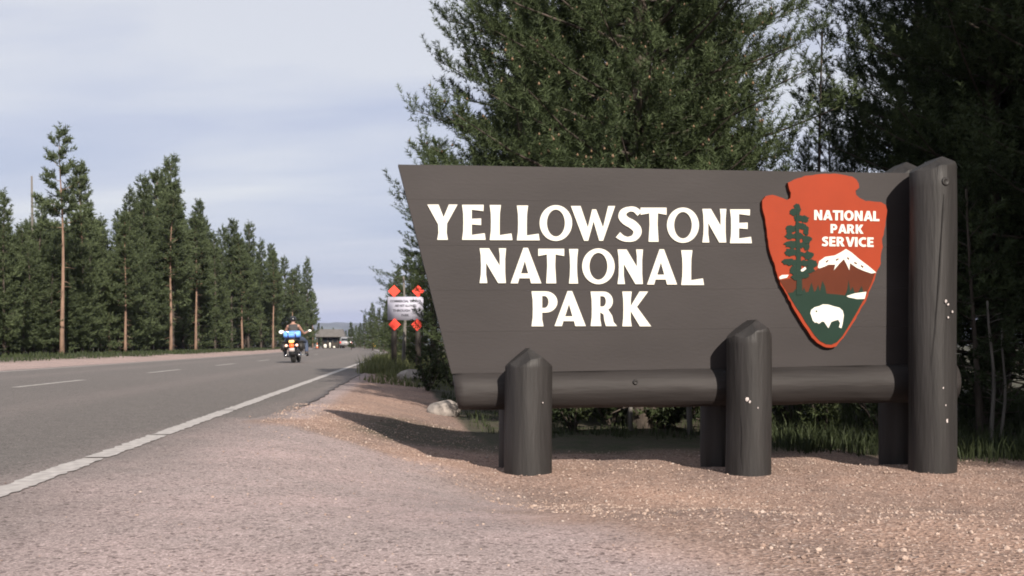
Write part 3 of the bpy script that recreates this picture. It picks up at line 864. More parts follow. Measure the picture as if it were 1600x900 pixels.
def emb_text(txt, xa, xb, yt, yb, sl):
    pen = 0.0; items = []
    for ch_ in txt:
        xs = [p[0] for c in SB[ch_] for p in c]
        a, b = min(xs), max(xs)
        items.append((ch_, pen - a)); pen += b - a + (0.03 if ch_ in 'ATV' else 0.10)
    for ch_, o in items:
        cs = []
        for c in SB[ch_]:
            cs.append([ez((xa + (xb - xa) * (x + o) / (pen - .08), yb + (yt - yb) * y + sl * (x + o) / pen)) for x, y in c])
        solid2d("letter", cs, EY - 0.0045, EY + 0.003, M_WHITE, emblem)
emb_text("NATIONAL", 296, 592, 227, 272, 6)
emb_text("PARK", 370, 520, 291, 332, 3)
emb_text("SERVICE", 330, 566, 348, 391, 4)

# ------------------------------------------------------------------ plants
def unit(v): return v / np.maximum(np.linalg.norm(v, axis=-1, keepdims=True), 1e-9)
def blades(rng, P, D, L, tone, B, blen, bw, spread=0.75):
    """needles: B thin triangles round each shoot"""
    N = len(P)
    P = np.repeat(P, B, 0); D = np.repeat(D, B, 0); L = np.repeat(L, B); T = np.repeat(tone, B)
    t = rng.rand(N * B) ** 0.8
    base = P + D * (L * t)[:, None]
    q = rng.randn(N * B, 3)
    perp = unit(q - D * (q * D).sum(1, keepdims=True))
    d = unit(D * rng.uniform(.45, 1.0, (N * B, 1)) + perp * spread)
    s = unit(np.cross(d, rng.randn(N * B, 3)))
    ln = blen * rng.uniform(.7, 1.25, N * B)
    V = np.empty((N * B, 3, 3))
    V[:, 0] = base - s * bw / 2; V[:, 1] = base + s * bw / 2; V[:, 2] = base + d * ln[:, None]
    tone3 = np.repeat(np.clip(T + rng.uniform(-.08, .08, N * B), 0, 1), 3)
    return V.reshape(-1, 3), np.arange(N * B * 3).reshape(-1, 3), tone3

def pine(seed, H, cb, Rr, nb, twigs, shoots, slen, B, blen, bw, r0, tips_up=0.5, prof=None, dead=10, trunk_n=9, lean=0.0, gap=0.0, asym=None, cones=0, spread=0.75):
    """returns (wood mesh, foliage mesh, cone mesh or None)"""
    rng = np.random.RandomState(seed)
    wood = MB()
    tp = []; tr = []
    ph = rng.uniform(0, 6, 2)
    def axis(h):
        return np.array([0.10 * math.sin(h * .5 + ph[0]) * h / H + lean * h, 0.10 * math.sin(h * .6 + ph[1]) * h / H, h])
    for i in range(13):
        h = H * i / 12 * 0.985
        tp.append(axis(h)); tr.append(max(0.012, r0 * (1 - 0.93 * (i / 12) ** 0.9) * (1.18 if i == 0 else 1)))
    tp[0] = tp[0] + np.array([0, 0, -0.25])
    wood.tube([tuple(p) for p in tp], tr, trunk_n)
    P = []; D = []; L = []; T = []
    prof = prof or (lambda f: (1 - f) ** 0.75 * (0.55 + 0.45 * min(1, f / 0.18)))
    for b in range(nb):
        f = (b + rng.rand()) / nb
        f = f ** 1.03
        h = cb + (H - cb) * f * 0.985
        if rng.rand() < gap: continue
        az = b * 2.39996 + rng.uniform(-.35, .35)
        bl = Rr * prof(f) * rng.uniform(0.62, 1.15)
        if asym is not None: bl *= 1 + asym[1] * math.cos(az - asym[0])
        bl = max(bl, 0.18)
        up = R(rng.uniform(-8, 14) + 42 * f ** 1.6)
        d0 = np.array([math.cos(az) * math.cos(up), math.sin(az) * math.cos(up), math.sin(up)])
        p0 = axis(h)
        cv = 0.22 * bl
        pt = lambda s: p0 + d0 * bl * s + np.array([0, 0, cv * s * s - 0.10 * bl * s * (1 - f)])
        br = max(0.006, r0 * 0.22 * (1 - f * .7))
        wood.tube([tuple(pt(s)) for s in (0, .35, .7, 1)], [br, br * .75, br * .45, br * .18], 4, cap=False)
        tone_b = rng.uniform(0.0, 0.8)
        nt_ = max(3, int(twigs * (0.35 + 0.65 * bl / Rr)))
        side = np.array([-math.sin(az), math.cos(az), 0])
        for k in range(nt_):
            s = 0.08 + 0.92 * (k + rng.rand()) / nt_
            q = pt(min(s, 1))
            sg = rng.choice([-1, 1])
            tl = bl * 0.42 * (1.15 - s) * rng.uniform(.6, 1.3) + slen * .6
            dd = unit(d0 * rng.uniform(.45, 1.0) + side * sg * rng.uniform(.2, 1.0) + np.array([0, 0, rng.uniform(-.15, .45)]))
            if s > .93: dd = unit(d0 + np.array([0, 0, .5]))
            ns = max(2, int(shoots * (0.4 + tl / max(Rr * .4, .1)) ))
            for j in range(ns):
                w = (j + rng.rand()) / ns
                P.append(q + dd * tl * w)
                D.append(unit(dd * rng.uniform(.5, 1.0) + rng.randn(3) * 0.26 + np.array([0, 0, tips_up * rng.uniform(.3, 1.2)])))
                L.append(slen * rng.uniform(.65, 1.25))
                T.append(tone_b * .5 + 0.25 * w * s + rng.uniform(-.12, .36))
    for k in range(dead):
        h = rng.uniform(0.25, max(cb, 0.6)) if cb > .8 else rng.uniform(.2, 1.5)
        az = rng.uniform(0, 6.28); bl = rng.uniform(.25, .6) * Rr * .8
        p0 = axis(h); d0 = np.array([math.cos(az), math.sin(az), rng.uniform(-.3, .2)])
        wood.tube([tuple(p0), tuple(p0 + d0 * bl * .5), tuple(p0 + d0 * bl + np.array([0, 0, -.06]))], [r0 * .10 + .004, r0 * .06 + .003, .003], 4, cap=False)
    # leader
    top = axis(H * .97)
    for j in range(max(5, shoots)):
        P.append(top + np.array([0, 0, 1]) * slen * j * .35); D.append(unit(np.array([rng.randn() * .35, rng.randn() * .35, 1.0]))); L.append(slen); T.append(.5)
    P = np.array(P); D = np.array(D); L = np.array(L); T = np.array(T)
    V, F, tn = blades(rng, P, D, L, T, B, blen, bw, spread)
    fm = np_mesh("crown", V, F); attr(fm, 'tone', tn)
    cm = None
    if cones:
        ok_ = np.where((P[:, 1] < -.3) & (P[:, 2] > 2.0) & (P[:, 2] < 3.9) & (P[:, 0] < 1.5) & (np.hypot(P[:, 0], P[:, 1]) > .9))[0]
        idx = rng.choice(ok_, min(cones, len(ok_)), replace=False)
        V2 = []; F2 = []
        for i in idx:
            c = P[i] + D[i] * L[i]; s = rng.uniform(.008, .016); b0 = len(V2)
            V2 += [c + np.array(o_) * s for o_ in ((1, 0, 0), (-1, 0, 0), (0, 1, 0), (0, -1, 0), (0, 0, 1.5), (0, 0, -1.2))]
            F2 += [(b0 + a, b0 + b_, b0 + c_) for a, b_, c_ in ((0, 2, 4), (2, 1, 4), (1, 3, 4), (3, 0, 4), (2, 0, 5), (1, 2, 5), (3, 1, 5), (0, 3, 5))]
        cm = np_mesh("pollen_cones", np.array(V2), np.array(F2), True)
    return wood.mesh("trunk"), fm, cm

def set_mat(me, m):
    me.materials.clear(); me.materials.append(m); return me

def place_tree(name, label, meshes, x, y, sc=1.0, rz=0.0, group=None, szz=1.0, cat="tree", z=None):
    e_ = empty(name, (x, y, (tz(x, y) if z is None else z) - 0.02), rz)
    e_.scale = (sc, sc, sc * szz)
    tag(e_, label, cat, group)
    if meshes[0] is not None: link("trunk", meshes[0], None, e_)
    if meshes[1] is not None: link("crown", meshes[1], None, e_)
    if len(meshes) > 2 and meshes[2] is not None:
        c = link("pollen_cones", meshes[2], None, e_); c['kind'] = 'stuff'
    return e_
def mk(bark, needle, **k):
    a, b, c = pine(**k)
    set_mat(a, bark); set_mat(b, needle)
    if c is not None: set_mat(c, M_CONE)
    return (a, b, c)
def wide(f):      # broad crown, hardly tapering low down
    return (1 - f) ** 0.6 * (0.75 + 0.25 * min(1, f / 0.12))

# --- near pines behind the sign
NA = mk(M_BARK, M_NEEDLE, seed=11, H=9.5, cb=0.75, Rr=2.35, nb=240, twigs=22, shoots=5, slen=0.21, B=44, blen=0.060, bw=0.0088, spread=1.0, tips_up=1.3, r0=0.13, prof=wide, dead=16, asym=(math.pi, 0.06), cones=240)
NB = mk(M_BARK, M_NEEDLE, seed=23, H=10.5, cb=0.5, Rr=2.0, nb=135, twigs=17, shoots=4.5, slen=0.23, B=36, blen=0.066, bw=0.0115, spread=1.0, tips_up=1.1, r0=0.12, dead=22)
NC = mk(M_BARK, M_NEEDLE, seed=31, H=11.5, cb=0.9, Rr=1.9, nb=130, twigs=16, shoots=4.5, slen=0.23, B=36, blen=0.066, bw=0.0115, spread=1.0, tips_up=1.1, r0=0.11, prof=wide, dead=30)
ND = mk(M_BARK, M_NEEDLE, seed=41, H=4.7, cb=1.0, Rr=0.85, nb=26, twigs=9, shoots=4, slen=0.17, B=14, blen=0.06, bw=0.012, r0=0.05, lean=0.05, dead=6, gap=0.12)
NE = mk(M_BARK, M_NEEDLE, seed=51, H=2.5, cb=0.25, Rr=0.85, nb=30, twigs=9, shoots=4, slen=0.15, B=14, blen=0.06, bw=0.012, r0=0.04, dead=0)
place_tree("pine_tree", "big broad pine dotted with orange pollen cones rising right behind the sign", NA, 1.32, 11.3, 1.0, 0.0)
place_tree("pine_tree", "leaning slim young pine with open branches in the sky gap above the emblem", ND, 3.6, 13.2, 1.0, 0.4)
place_tree("pine_tree", "dark dense pine rising above the tallest sign post", NB, 5.35, 12.2, 1.0, 2.0)
place_tree("pine_tree", "dark pine at the right border of the photo, first beyond the tallest sign post", NC, 5.75, 11.0, 1.0, 1.0)
place_tree("pine_tree", "pine beyond the small road sign, its branches reaching out over the grey board", NB, -1.95, 27.6, 0.9, 0.7, szz=0.62)
place_tree("young_pine", "yellowish green young pine beside the tallest sign post", NE, 4.35, 10.2, 0.95, 0.3)
gname = "pines crowded together in the woods behind the sign"
glab = "dark pine in the shaded woods behind and beside the sign"
for i, (x, y, k, s, rz) in enumerate(((0.25, 14.8, 1, .6, 1.0), (2.9, 15.5, 2, .55, 2.2), (0.9, 16.5, 1, .6, .3), (6.3, 17.0, 2, 1, 1.2), (6.6, 13.2, 1, 1.0, 3.0), (5.9, 15.5, 2, 1.05, 4.1), (7.2, 10.2, 2, .95, 5.0),
        (3.4, 20, 1, .7, .8), (1.8, 21, 2, .75, 2.8), (0.3, 20.5, 1, .6, 4.4), (5.4, 20, 1, .42, 3.3), (7.6, 17, 2, 1.1, .2), (8.4, 13, 1, 1.0, 1.9), (-0.9, 30, 2, .55, 1.1), (0.12, 12.5, 1, .8, 2.6), (0.6, 27, 1, .95, 2.9), (2.8, 26, 2, 1, 3.9),
        (6.6, 9.0, 1, .85, 2.4), (8.6, 8.6, 2, 1.0, 3.1), (7.7, 6.6, 1, .95, .4), (8.6, 4.2, 2, 1.05, 1.4), (9.6, 6.2, 1, 1.1, 5.2), (8.0, 1.8, 1, 1.0, 2.2), (7.0, 1.4, 2, .95, 1.2), (7.5, -.6, 1, 1.0, 3.2), (6.6, 4.4, 1, .8, 4.2), (8.3, -3.0, 2, 1.0, .2), (6.0, 13.9, 2, .9, 2.0), (4.3, 13.9, 1, .36, .9), (3.8, 17.5, 1, .40, 5.0), (4.9, 17.0, 2, .42, 2.5), (6.2, 12.0, 2, 1.0, 5.5), (1.9, 13.6, 1, .85, .5), (.65, 13.5, 2, .72, 1.5), (2.5, 18, 2, .8, 2.5), (10.4, 2.0, 2, 1.1, .9), (9.4, -.8, 1, 1.05, 4.0))):  # the ones right of the camera are unseen, added to shade the woods
    place_tree("pine_tree", glab, (NB, NB, NC)[k], x, y, s, rz, gname)

# pale thin dead stems in the undergrowth
def stem(label, x, y, h, r, lean=(0, 0), m=M_BARK_P, group=None, name="bare_stem"):
    e_ = empty(name, (x, y, tz(x, y)))
    tag(e_, label, "tree", group)
    pts = [(lean[0] * h * t + .02 * math.sin(t * 7 + x), lean[1] * h * t, -0.15 + (h + .15) * t) for t in np.linspace(0, 1, 8)]
    MB().tube(pts, [r * (1.15 - .7 * t) for t in np.linspace(0, 1, 8)], 7).build("trunk", m, e_)
    w = MB()
    rs_ = random.Random(int(x * 100 + y * 10))
    for k in range(7):
        t = rs_.uniform(.3, .98); g = rs_.uniform(0, 6.28); l = rs_.uniform(.15, .4) * min(1, h / 3)
        p = Vector((lean[0] * h * t, lean[1] * h * t, -0.15 + (h + .15) * t))
        w.tube([p, p + Vector((math.cos(g) * l * .6, math.sin(g) * l * .6, l * .25)), p + Vector((math.cos(g) * l, math.sin(g) * l, l * .3))], [r * .25, r * .18, .002], 4)
    w.build("twig", m, e_)["kind"] = "stuff"
    return e_
stem("thin pale stem seen under the log rail, beside the thick pine trunk", 1.14, 10.75, 2.6, .021, (.01, 0))
stem("thicker pale stem seen under the log rail, next to the middle posts", 1.72, 10.7, 2.4, .027, (0, .02))
stem("pale straight stem in the dark woods beyond the tallest post", 4.28, 9.75, 1.25, .020, (-.03, 0))
stem("shorter pale stem crossing the dark woods beyond the tallest post", 4.40, 9.85, 1.0, .016, (.015, 0))
stem("weathered pale stem at the border of the woods beside the gravel", 4.78, 10.0, 1.55, .021, (.01, .02))
stem("pale slender trunk beside the post of the small road sign", -2.58, 26.3, 2.3, .05, (.0, 0))

# --- roadside forest across the road
FV = []
for i, (H, cb, Rr, nb, prof, dead, bark) in enumerate((
    (10, 1.0, 1.45, 60, None, 12, M_BARK), (10, 0.6, 1.5, 62, None, 8, M_BARK), (10, 2.2, 1.35, 52, None, 20, M_BARK), (10, 4.6, 1.25, 36, wide, 18, M_BARK_O),
    (10, 0.4, 1.7, 64, None, 6, M_BARK), (10, 5.4, 1.1, 17, wide, 14, M_BARK_O), (10, 3.2, 1.2, 44, wide, 22, M_BARK_O), (10, 0.3, 2.0, 60, wide, 6, M_BARK))):
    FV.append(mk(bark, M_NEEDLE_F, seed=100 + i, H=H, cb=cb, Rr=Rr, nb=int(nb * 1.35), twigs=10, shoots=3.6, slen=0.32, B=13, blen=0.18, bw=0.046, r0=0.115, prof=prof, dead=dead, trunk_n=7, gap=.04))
def at_px(px, Y): return ((px - HX) / FPX * Y, Y)
def top_h(py, Y): return (HY - py) / FPX * Y + CAM_Z
def edgeY(px, X0=-15.0): return X0 * FPX / (px - 800 + 155.0)
# (px, top py, variant, row offset, label)
PROM = [
 (97, 206, 5, 0.0, "tallest pine across the road with a long bare orange trunk and a high crown"),
 (128, 262, 6, 1.5, "narrow pine touching the crown of the tallest orange-trunked pine"),
 (6, 305, 1, 0.5, "dense pine cut by the left border of the photo"),
 (62, 312, 0, 2.0, "dense pine beside the grey dead snag"),
 (205, 300, 1, 0.5, "broad green pine halfway between the two tallest treetops across the road"),
 (226, 278, 0, 0.8, "pointed pine beside the tall ragged pine with the leaning tip"),
 (247, 272, 6, 2.0, "slim ragged pine just left of the second tallest treetop"),
 (269, 250, 2, 0.0, "second tallest pine across the road with a ragged leaning top"),
 (309, 318, 2, 0.6, "pine with a flat tufted top before the dip in the treeline"),
 (362, 348, 2, 0.3, "round topped pine after the dip in the treeline"),
 (388, 350, 0, 0.4, "pointed pine above the pale leaning trunk"),
 (425, 385, 2, 0.4, "dark pine with a bare straight trunk near the motorcyclist"),
 (446, 402, 0, 1.2, "pine standing behind the motorcyclist"),
 (336, 366, 4, 0.8, "shorter bushy pine filling the dip of the treeline"),
 (346, 356, 0, 2.2, "narrow pine at the right side of the treeline's dip"),
 (322, 345, 1, 1.6, "dense pine just right of the flat tufted treetop"),
 (185, 336, 4, 1.0, "rounded bushy pine between the tallest pine and the next treetops"),
 (160, 343, 0, 2.0, "lower pointed pine right beside the tall orange trunk"),
 (408, 378, 1, 1.0, "full green pine between the pale leaning trunk and the rider"),
 (463, 416, 4, 0.6, "bushy pine next to the last tall pine of the treeline"),
 (480, 404, 1, 0.0, "last tall pine at the end of the treeline by the far hills"),
]
SKY = np.array([(-60, 300), (0, 306), (25, 350), (60, 318), (85, 335), (97, 330), (115, 330), (128, 300), (142, 305), (160, 345), (185, 335), (205, 305), (245, 275), (270, 256), (290, 300), (310, 325), (335, 372), (362, 352), (390, 355), (410, 382), (440, 402), (460, 420), (480, 408), (500, 450), (512, 500)])
rng = np.random.RandomState(5)
for (px, py, v, ro, lab) in PROM:
    Y = edgeY(px, -14.9 - ro)
    x, y = at_px(px, Y)
    h = top_h(py, Y)
    w = min(h / 10, 1.25) * 0.98
    e_ = place_tree("pine_tree", lab, FV[v], x, y, w, rng.uniform(0, 6.28))
    e_.scale = (w * 0.98, w * 0.98, h / 10 / 1.02)
fl = "green pine in the dense roadside forest across the road"
fg = "pines of the roadside forest across the road"
cnt = 0
for k in range(900):
    if cnt >= 215: break
    px = rng.uniform(-70, 500)
    ro = rng.choice([0.2, 0.6, 1.5, 3.0, 5.0, 8.0, 12.0], p=[.18, .2, .2, .16, .12, .08, .06]) + rng.uniform(0, .8)
    Y = edgeY(px, -15.2 - ro)
    if Y > 190 or Y < 28: continue
    x, y = at_px(px, Y)
    hmax = top_h(np.interp(px, SKY[:, 0], SKY[:, 1]) + rng.uniform(14, 85) * (0.5 if ro > 3 else 1) + (45 if ro < .8 else 0), Y)
    h = min(hmax, 13.5) * rng.uniform(.84, 1.0)
    if h < 2.0: continue
    v = rng.choice([0, 1, 4, 7, 2, 3, 6], p=[.22, .22, .2, .14, .1, .06, .06])
    w = h / 10 * rng.uniform(.85, 1.2) * (1.25 if h < 5 else 1)
    e_ = place_tree("pine_tree", fl, FV[v], x, y, 1, rng.uniform(0, 6.28), fg)
    e_.scale = (w, w, h / 10)
    cnt += 1
# grey snag and bare leaning trunks at the forest edge
xx, yy = at_px(50, edgeY(50, -17.5)); stem("grey dead snag poking above the treeline beside the tallest pine", xx, yy, top_h(280, yy), .09, name="dead_snag")
for px, top, X0, v, lean_, lab in (
    (379, 372, -14.3, 3, .035, "pine with a pale bare trunk leaning at the forest edge"),
    (427, 398, -14.3, 3, 0, "pine with a straight bare trunk at the forest edge near the motorcyclist"),
    (457, 425, -14.3, 3, 0, "pine whose bare orange trunk rises just above the rider's helmet"),
    (196, 345, -14.7, 6, 0, "pine with a thin pale trunk low at the forest edge below the broad green pine"),
    (267, 310, -14.6, 3, .006, "pine with a pale bare trunk below the second tallest treetop"),
    (306, 345, -14.7, 3, 0, "pine with a pale bare trunk below the flat tufted treetop")):
    Y = edgeY(px, X0); x, y = at_px(px, Y); h = top_h(top, Y)
    e_ = place_tree("pine_tree", lab, FV[v], x, y, 1, rng.uniform(0, 6.28))
    e_.scale = (h / 10, h / 10, h / 10); e_.rotation_euler = (0, lean_, e_.rotation_euler.z)

# right verge and far trees round the entrance station
def far_tree(px, py, Y, v, w=1.0, lab=None, grp=None):
    x, y = at_px(px, Y); h = top_h(py, Y)
    e_ = place_tree("pine_tree", lab, FV[v], x, y, 1, rng.uniform(0, 6.28), grp)
    e_.scale = (h / 10 * w, h / 10 * w, h / 10)
far_tree(549, 503, 120, 0, 1.2, "small round pine standing alone before the hazy hills")
far_tree(582, 474, 105, 1, 1.1, "pointed pine on the verge above the yellow marker sign")
far_tree(600, 486, 80, 4, 1.0, "pine just left of the post of the small road sign")
for px, py, Y, v in ((570, 492, 140, 0), (592, 482, 125, 4), (606, 470, 95, 1), (612, 440, 62, 4), (622, 420, 50, 1), (640, 400, 45, 7), (660, 400, 38, 4), (563, 505, 180, 1), (556, 508, 230, 4), (577, 496, 170, 7), (588, 498, 150, 1), (615, 500, 70, 7),
                     (545, 514, 260, 1), (540, 516, 300, 0), (531, 518, 330, 4), (524, 517, 330, 1), (516, 519, 350, 0), (509, 514, 280, 4), (503, 510, 240, 1), (498, 505, 220, 0), (535, 514, 360, 1), (521, 512, 390, 4), (550, 512, 290, 7), (560, 510, 250, 0)):
    far_tree(px, py, Y, v, 1.1, "pine among the far trees around the end of the road", "far trees at the end of the road")

# --- grass, undergrowth
def grass_obj(name, pts, hts, nbl, bw, m, seed, wid=.05, lean=.5):
    rg = np.random.RandomState(seed)
    P = np.repeat(np.array(pts), nbl, 0); Hh = np.repeat(np.array(hts), nbl) * rg.uniform(.5, 1.2, len(P))
    P[:, :2] += rg.randn(len(P), 2) * wid
    P[:, 2] = terrain(P[:, 0], P[:, 1]) - .01
    ln = rg.randn(len(P), 2) * lean * .5
    side = unit(np.concatenate([rg.randn(len(P), 2), np.zeros((len(P), 1))], 1))
    V = np.empty((len(P), 5, 3))
    mid = P + np.stack([ln[:, 0] * Hh * .3, ln[:, 1] * Hh * .3, Hh * .6], -1)
    tip = P + np.stack([ln[:, 0] * Hh, ln[:, 1] * Hh, Hh * .95], -1)
    V[:, 0] = P - side * bw / 2; V[:, 1] = P + side * bw / 2; V[:, 2] = mid + side * bw * .4; V[:, 3] = mid - side * bw * .4; V[:, 4] = tip
    n = np.arange(len(P))[:, None] * 5
    F = np.concatenate([n + np.array([[0, 1, 2]]), n + np.array([[0, 2, 3]]), n + np.array([[3, 2, 4]])], 0)
    me = np_mesh(name, V.reshape(-1, 3), F)
    tn = np.repeat(np.clip(rg.beta(2, 2, len(P)), 0, 1), 5)
    attr(me, 'tone', tn)
    return tag(link(name, me, m), kind='stuff')
rg = np.random.RandomState(17)
pts = []; hts = []
while len(pts) < 3600:           # forest floor behind the sign
    x, y = rg.uniform(-1.5, 8.0), rg.uniform(7.5, 17)
    e0 = np.interp(x, _sb[:, 0], _sb[:, 1])
    if x < 2.2 and y < e0 + 1.3: continue
    if y < e0 - .1 or rg.rand() > (1.0 if y < e0 + 2 else .35) * (1 if x > 2 else .45): continue
    pts.append((x, y, 0)); hts.append(rg.uniform(.05, .23) if x > 2 else rg.uniform(.03, .13))
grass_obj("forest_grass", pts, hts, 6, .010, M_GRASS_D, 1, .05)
pts = []; hts = []
while len(pts) < 2300:           # taller verge grass round the small sign
    y = rg.uniform(18, 60); x = rg.uniform(-0.75, 2.8) - 0.0904 * y
    if y < 22 and x < -2.6: continue
    pts.append((x, y, 0)); hts.append(rg.uniform(.12, .42) if y > 23 else rg.uniform(.05, .2))
for k in range(900):
    y = rg.uniform(22.5, 36); x = rg.uniform(-1.0, -.1) - 0.0904 * y
    pts.append((x, y, 0)); hts.append(rg.uniform(.2, .42))
grass_obj("verge_grass", pts, hts, 6, .02, M_GRASS, 2, .09)
pts = []; hts = []
while len(pts) < 2600:           # strip along the far forest edge
    y = rg.uniform(26, 160); x = rg.uniform(-15.5, -12.0) - 0.0904 * y + float(bend(y))
    pts.append((x, y, 0)); hts.append(rg.uniform(.05, .22))
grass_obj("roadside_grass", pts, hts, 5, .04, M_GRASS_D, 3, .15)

def shrub(label, x, y, h, w, seed, n=170, m=M_LEAF, group=None):
    rg_ = np.random.RandomState(seed)
    e_ = empty("shrub", (x, y, tz(x, y))); tag(e_, label, "shrub", group)
    wd = MB(); P = []; D = []; T = []
    for k in range(9):
        a = rg_.uniform(0, 6.28); l = rg_.uniform(.6, 1) * h; sp = rg_.uniform(.3, 1) * w
        end = np.array([math.cos(a) * sp, math.sin(a) * sp, l])
        wd.tube([(0, 0, -.05), tuple(end * .5 + np.array([0, 0, .1 * h])), tuple(end)], [.012, .008, .003], 4, cap=False)
        tb = rg_.uniform(0, .7)
        for j in range(n // 9):
            t = rg_.uniform(.2, 1.05)
            P.append(end * t + rg_.randn(3) * .09 * h); D.append(unit(rg_.randn(3) + np.array([0, 0, .6]))); T.append(tb + rg_.uniform(0, .3))
    wd.build("stem", M_BARK, e_)
    V, F, tn = blades(rg_, np.array(P), np.array(D), np.full(len(P), .07), np.array(T), 9, .055, .024, 1.0)
    me = np_mesh("foliage", V, F); attr(me, 'tone', tn)
    link("foliage", me, m, e_)
    return e_
shrub("low dark shrub under the log rail between the first and second posts", .62, 10.9, .55, .55, 1)
shrub("green shrub under the log rail next to the thicker pale stem", 1.55, 11.2, .5, .4, 2)
shrub("dark shrub at the foot of the thick pine trunk", 1.05, 11.6, .6, .45, 3)
shrub("leafy shrub in the shade beyond the tallest post", 4.5, 10.4, .9, .6, 4)
shrub("low shrub beside the grey boulder behind the sign's slanted end", -1.35, 17.5, .6, .55, 6)
for i, (x, y, h, w) in enumerate(((0.1, 11.8, .6, .6), (2.3, 10.6, .6, .5), (2.9, 10.2, .55, .5), (3.4, 10.0, .6, .5), (3.9, 10.8, .8, .6), (5.1, 10.0, .9, .6), (2.0, 12.3, .8, .7), (0.4, 13, .8, .7), (3.1, 12.2, .9, .7), (-.6, 15.5, .7, .7), (-1.1, 20.0, .8, .8))):
    shrub("dark leafy shrub in the shaded undergrowth behind the sign", x, y, h, w, 20 + i, 150, M_LEAF, "shrubs in the undergrowth behind the sign")

# --- boulders, pebbles
def boulder(label, x, y, d, seed, sink=.3):
    bm = bmesh.new(); bmesh.ops.create_icosphere(bm, subdivisions=4, radius=1)
    rs_ = random.Random(seed)
    cuts = [(Vector((rs_.uniform(-1, 1), rs_.uniform(-1, 1), rs_.uniform(-.4, 1))).normalized(), rs_.uniform(.74, .95)) for _ in range(9)]
    for v in bm.verts:
        p = v.co.copy()
        for nrm, dd in cuts:
            k = p.dot(nrm)
            if k > dd: p -= nrm * (k - dd) * .75
        p *= 1 + .05 * float(vnoise(p.x * 4 + seed, p.y * 4 + p.z * 3))
        v.co = Vector((p.x * d[0], p.y * d[1], p.z * d[2]))
    me = bpy.data.meshes.new("boulder"); bm.to_mesh(me); bm.free()
    me.polygons.foreach_set('use_smooth', [True] * len(me.polygons))
    o = link("boulder", me, M_ROCK); o.location = (x, y, tz(x, y) + d[2] * (1 - 2 * sink) )
    tag(o, label, "rock")
boulder("pale grey boulder lying behind the slanted end of the sign", *at_px(693, 12.6), (.20, .15, .13), 12, .3)
boulder("low dark boulder in the shade beside the small road sign's post", *at_px(645, 21.0), (.32, .25, .16), 5, .3)

def pebbles():
    rg_ = np.random.RandomState(8)
    bm = bmesh.new(); bmesh.ops.create_icosphere(bm, subdivisions=1, radius=1)
    bv = np.array([v.co[:] for v in bm.verts]); bf = np.array([[v.index for v in f.verts] for f in bm.faces]); bm.free()
    Vs = []; Fs = []; Ts = []; n = 0; cnt_ = 0
    while cnt_ < 18000:
        y = 2.6 + 8.5 * rg_.rand() ** 1.0; x = rg_.uniform(-2.5, 4.6)
        if abs(x) > .5 * y + .3: continue
        d = x - np.interp(y, _gb[:, 0], _gb[:, 1])
        dens = 1.0 if d > .1 else .10
        if road_r(x, y) < -1.2 and rg_.rand() > .02: continue
        if rg_.rand() > dens: continue
        if y > np.interp(x, _sb[:, 0], _sb[:, 1]): continue
        s = min(.011, .0028 * rg_.pareto(2.8) + .0030) * (1.0 if d > .1 else .7)
        v = bv * (1 + rg_.uniform(-.25, .25, (len(bv), 1))) * np.array([1, rg_.uniform(.6, 1), rg_.uniform(.45, .8)]) * s
        a = rg_.uniform(0, 6.28); c_, s_2 = math.cos(a), math.sin(a)
        v = v @ np.array([[c_, s_2, 0], [-s_2, c_, 0], [0, 0, 1]])
        z = max(tz(x, y), 0.004 if road_r(x, y) < -1.05 else -9) + s * .25
        Vs.append(v + np.array([x, y, z])); Fs.append(bf + n); Ts.append(np.full(len(bv), rg_.rand())); n += len(bv); cnt_ += 1
    me = np_mesh("gravel", np.vstack(Vs), np.vstack(Fs))
    attr(me, 'tone', np.concatenate(Ts))
    m, nn, b = new_mat("gravel_stones")
    a = nn.nodes.new('ShaderNodeAttribute'); a.attribute_name = 'tone'
    r = nn.nodes.new('ShaderNodeValToRGB'); el_ = r.color_ramp.elements
    el_[0].color = (.12, .085, .07, 1); el_[1].color = (.34, .29, .26, 1)
    q = el_.new(.3); q.color = (.26, .185, .15, 1); q = el_.new(.85); q.color = (.36, .28, .235, 1)
    nn.links.new(a.outputs['Fac'], r.inputs[0]); nn.links.new(r.outputs[0], b.inputs['Base Color']); b.inputs['Roughness'].default_value = .9
    tag(link("gravel", me, m), kind='stuff')
pebbles()

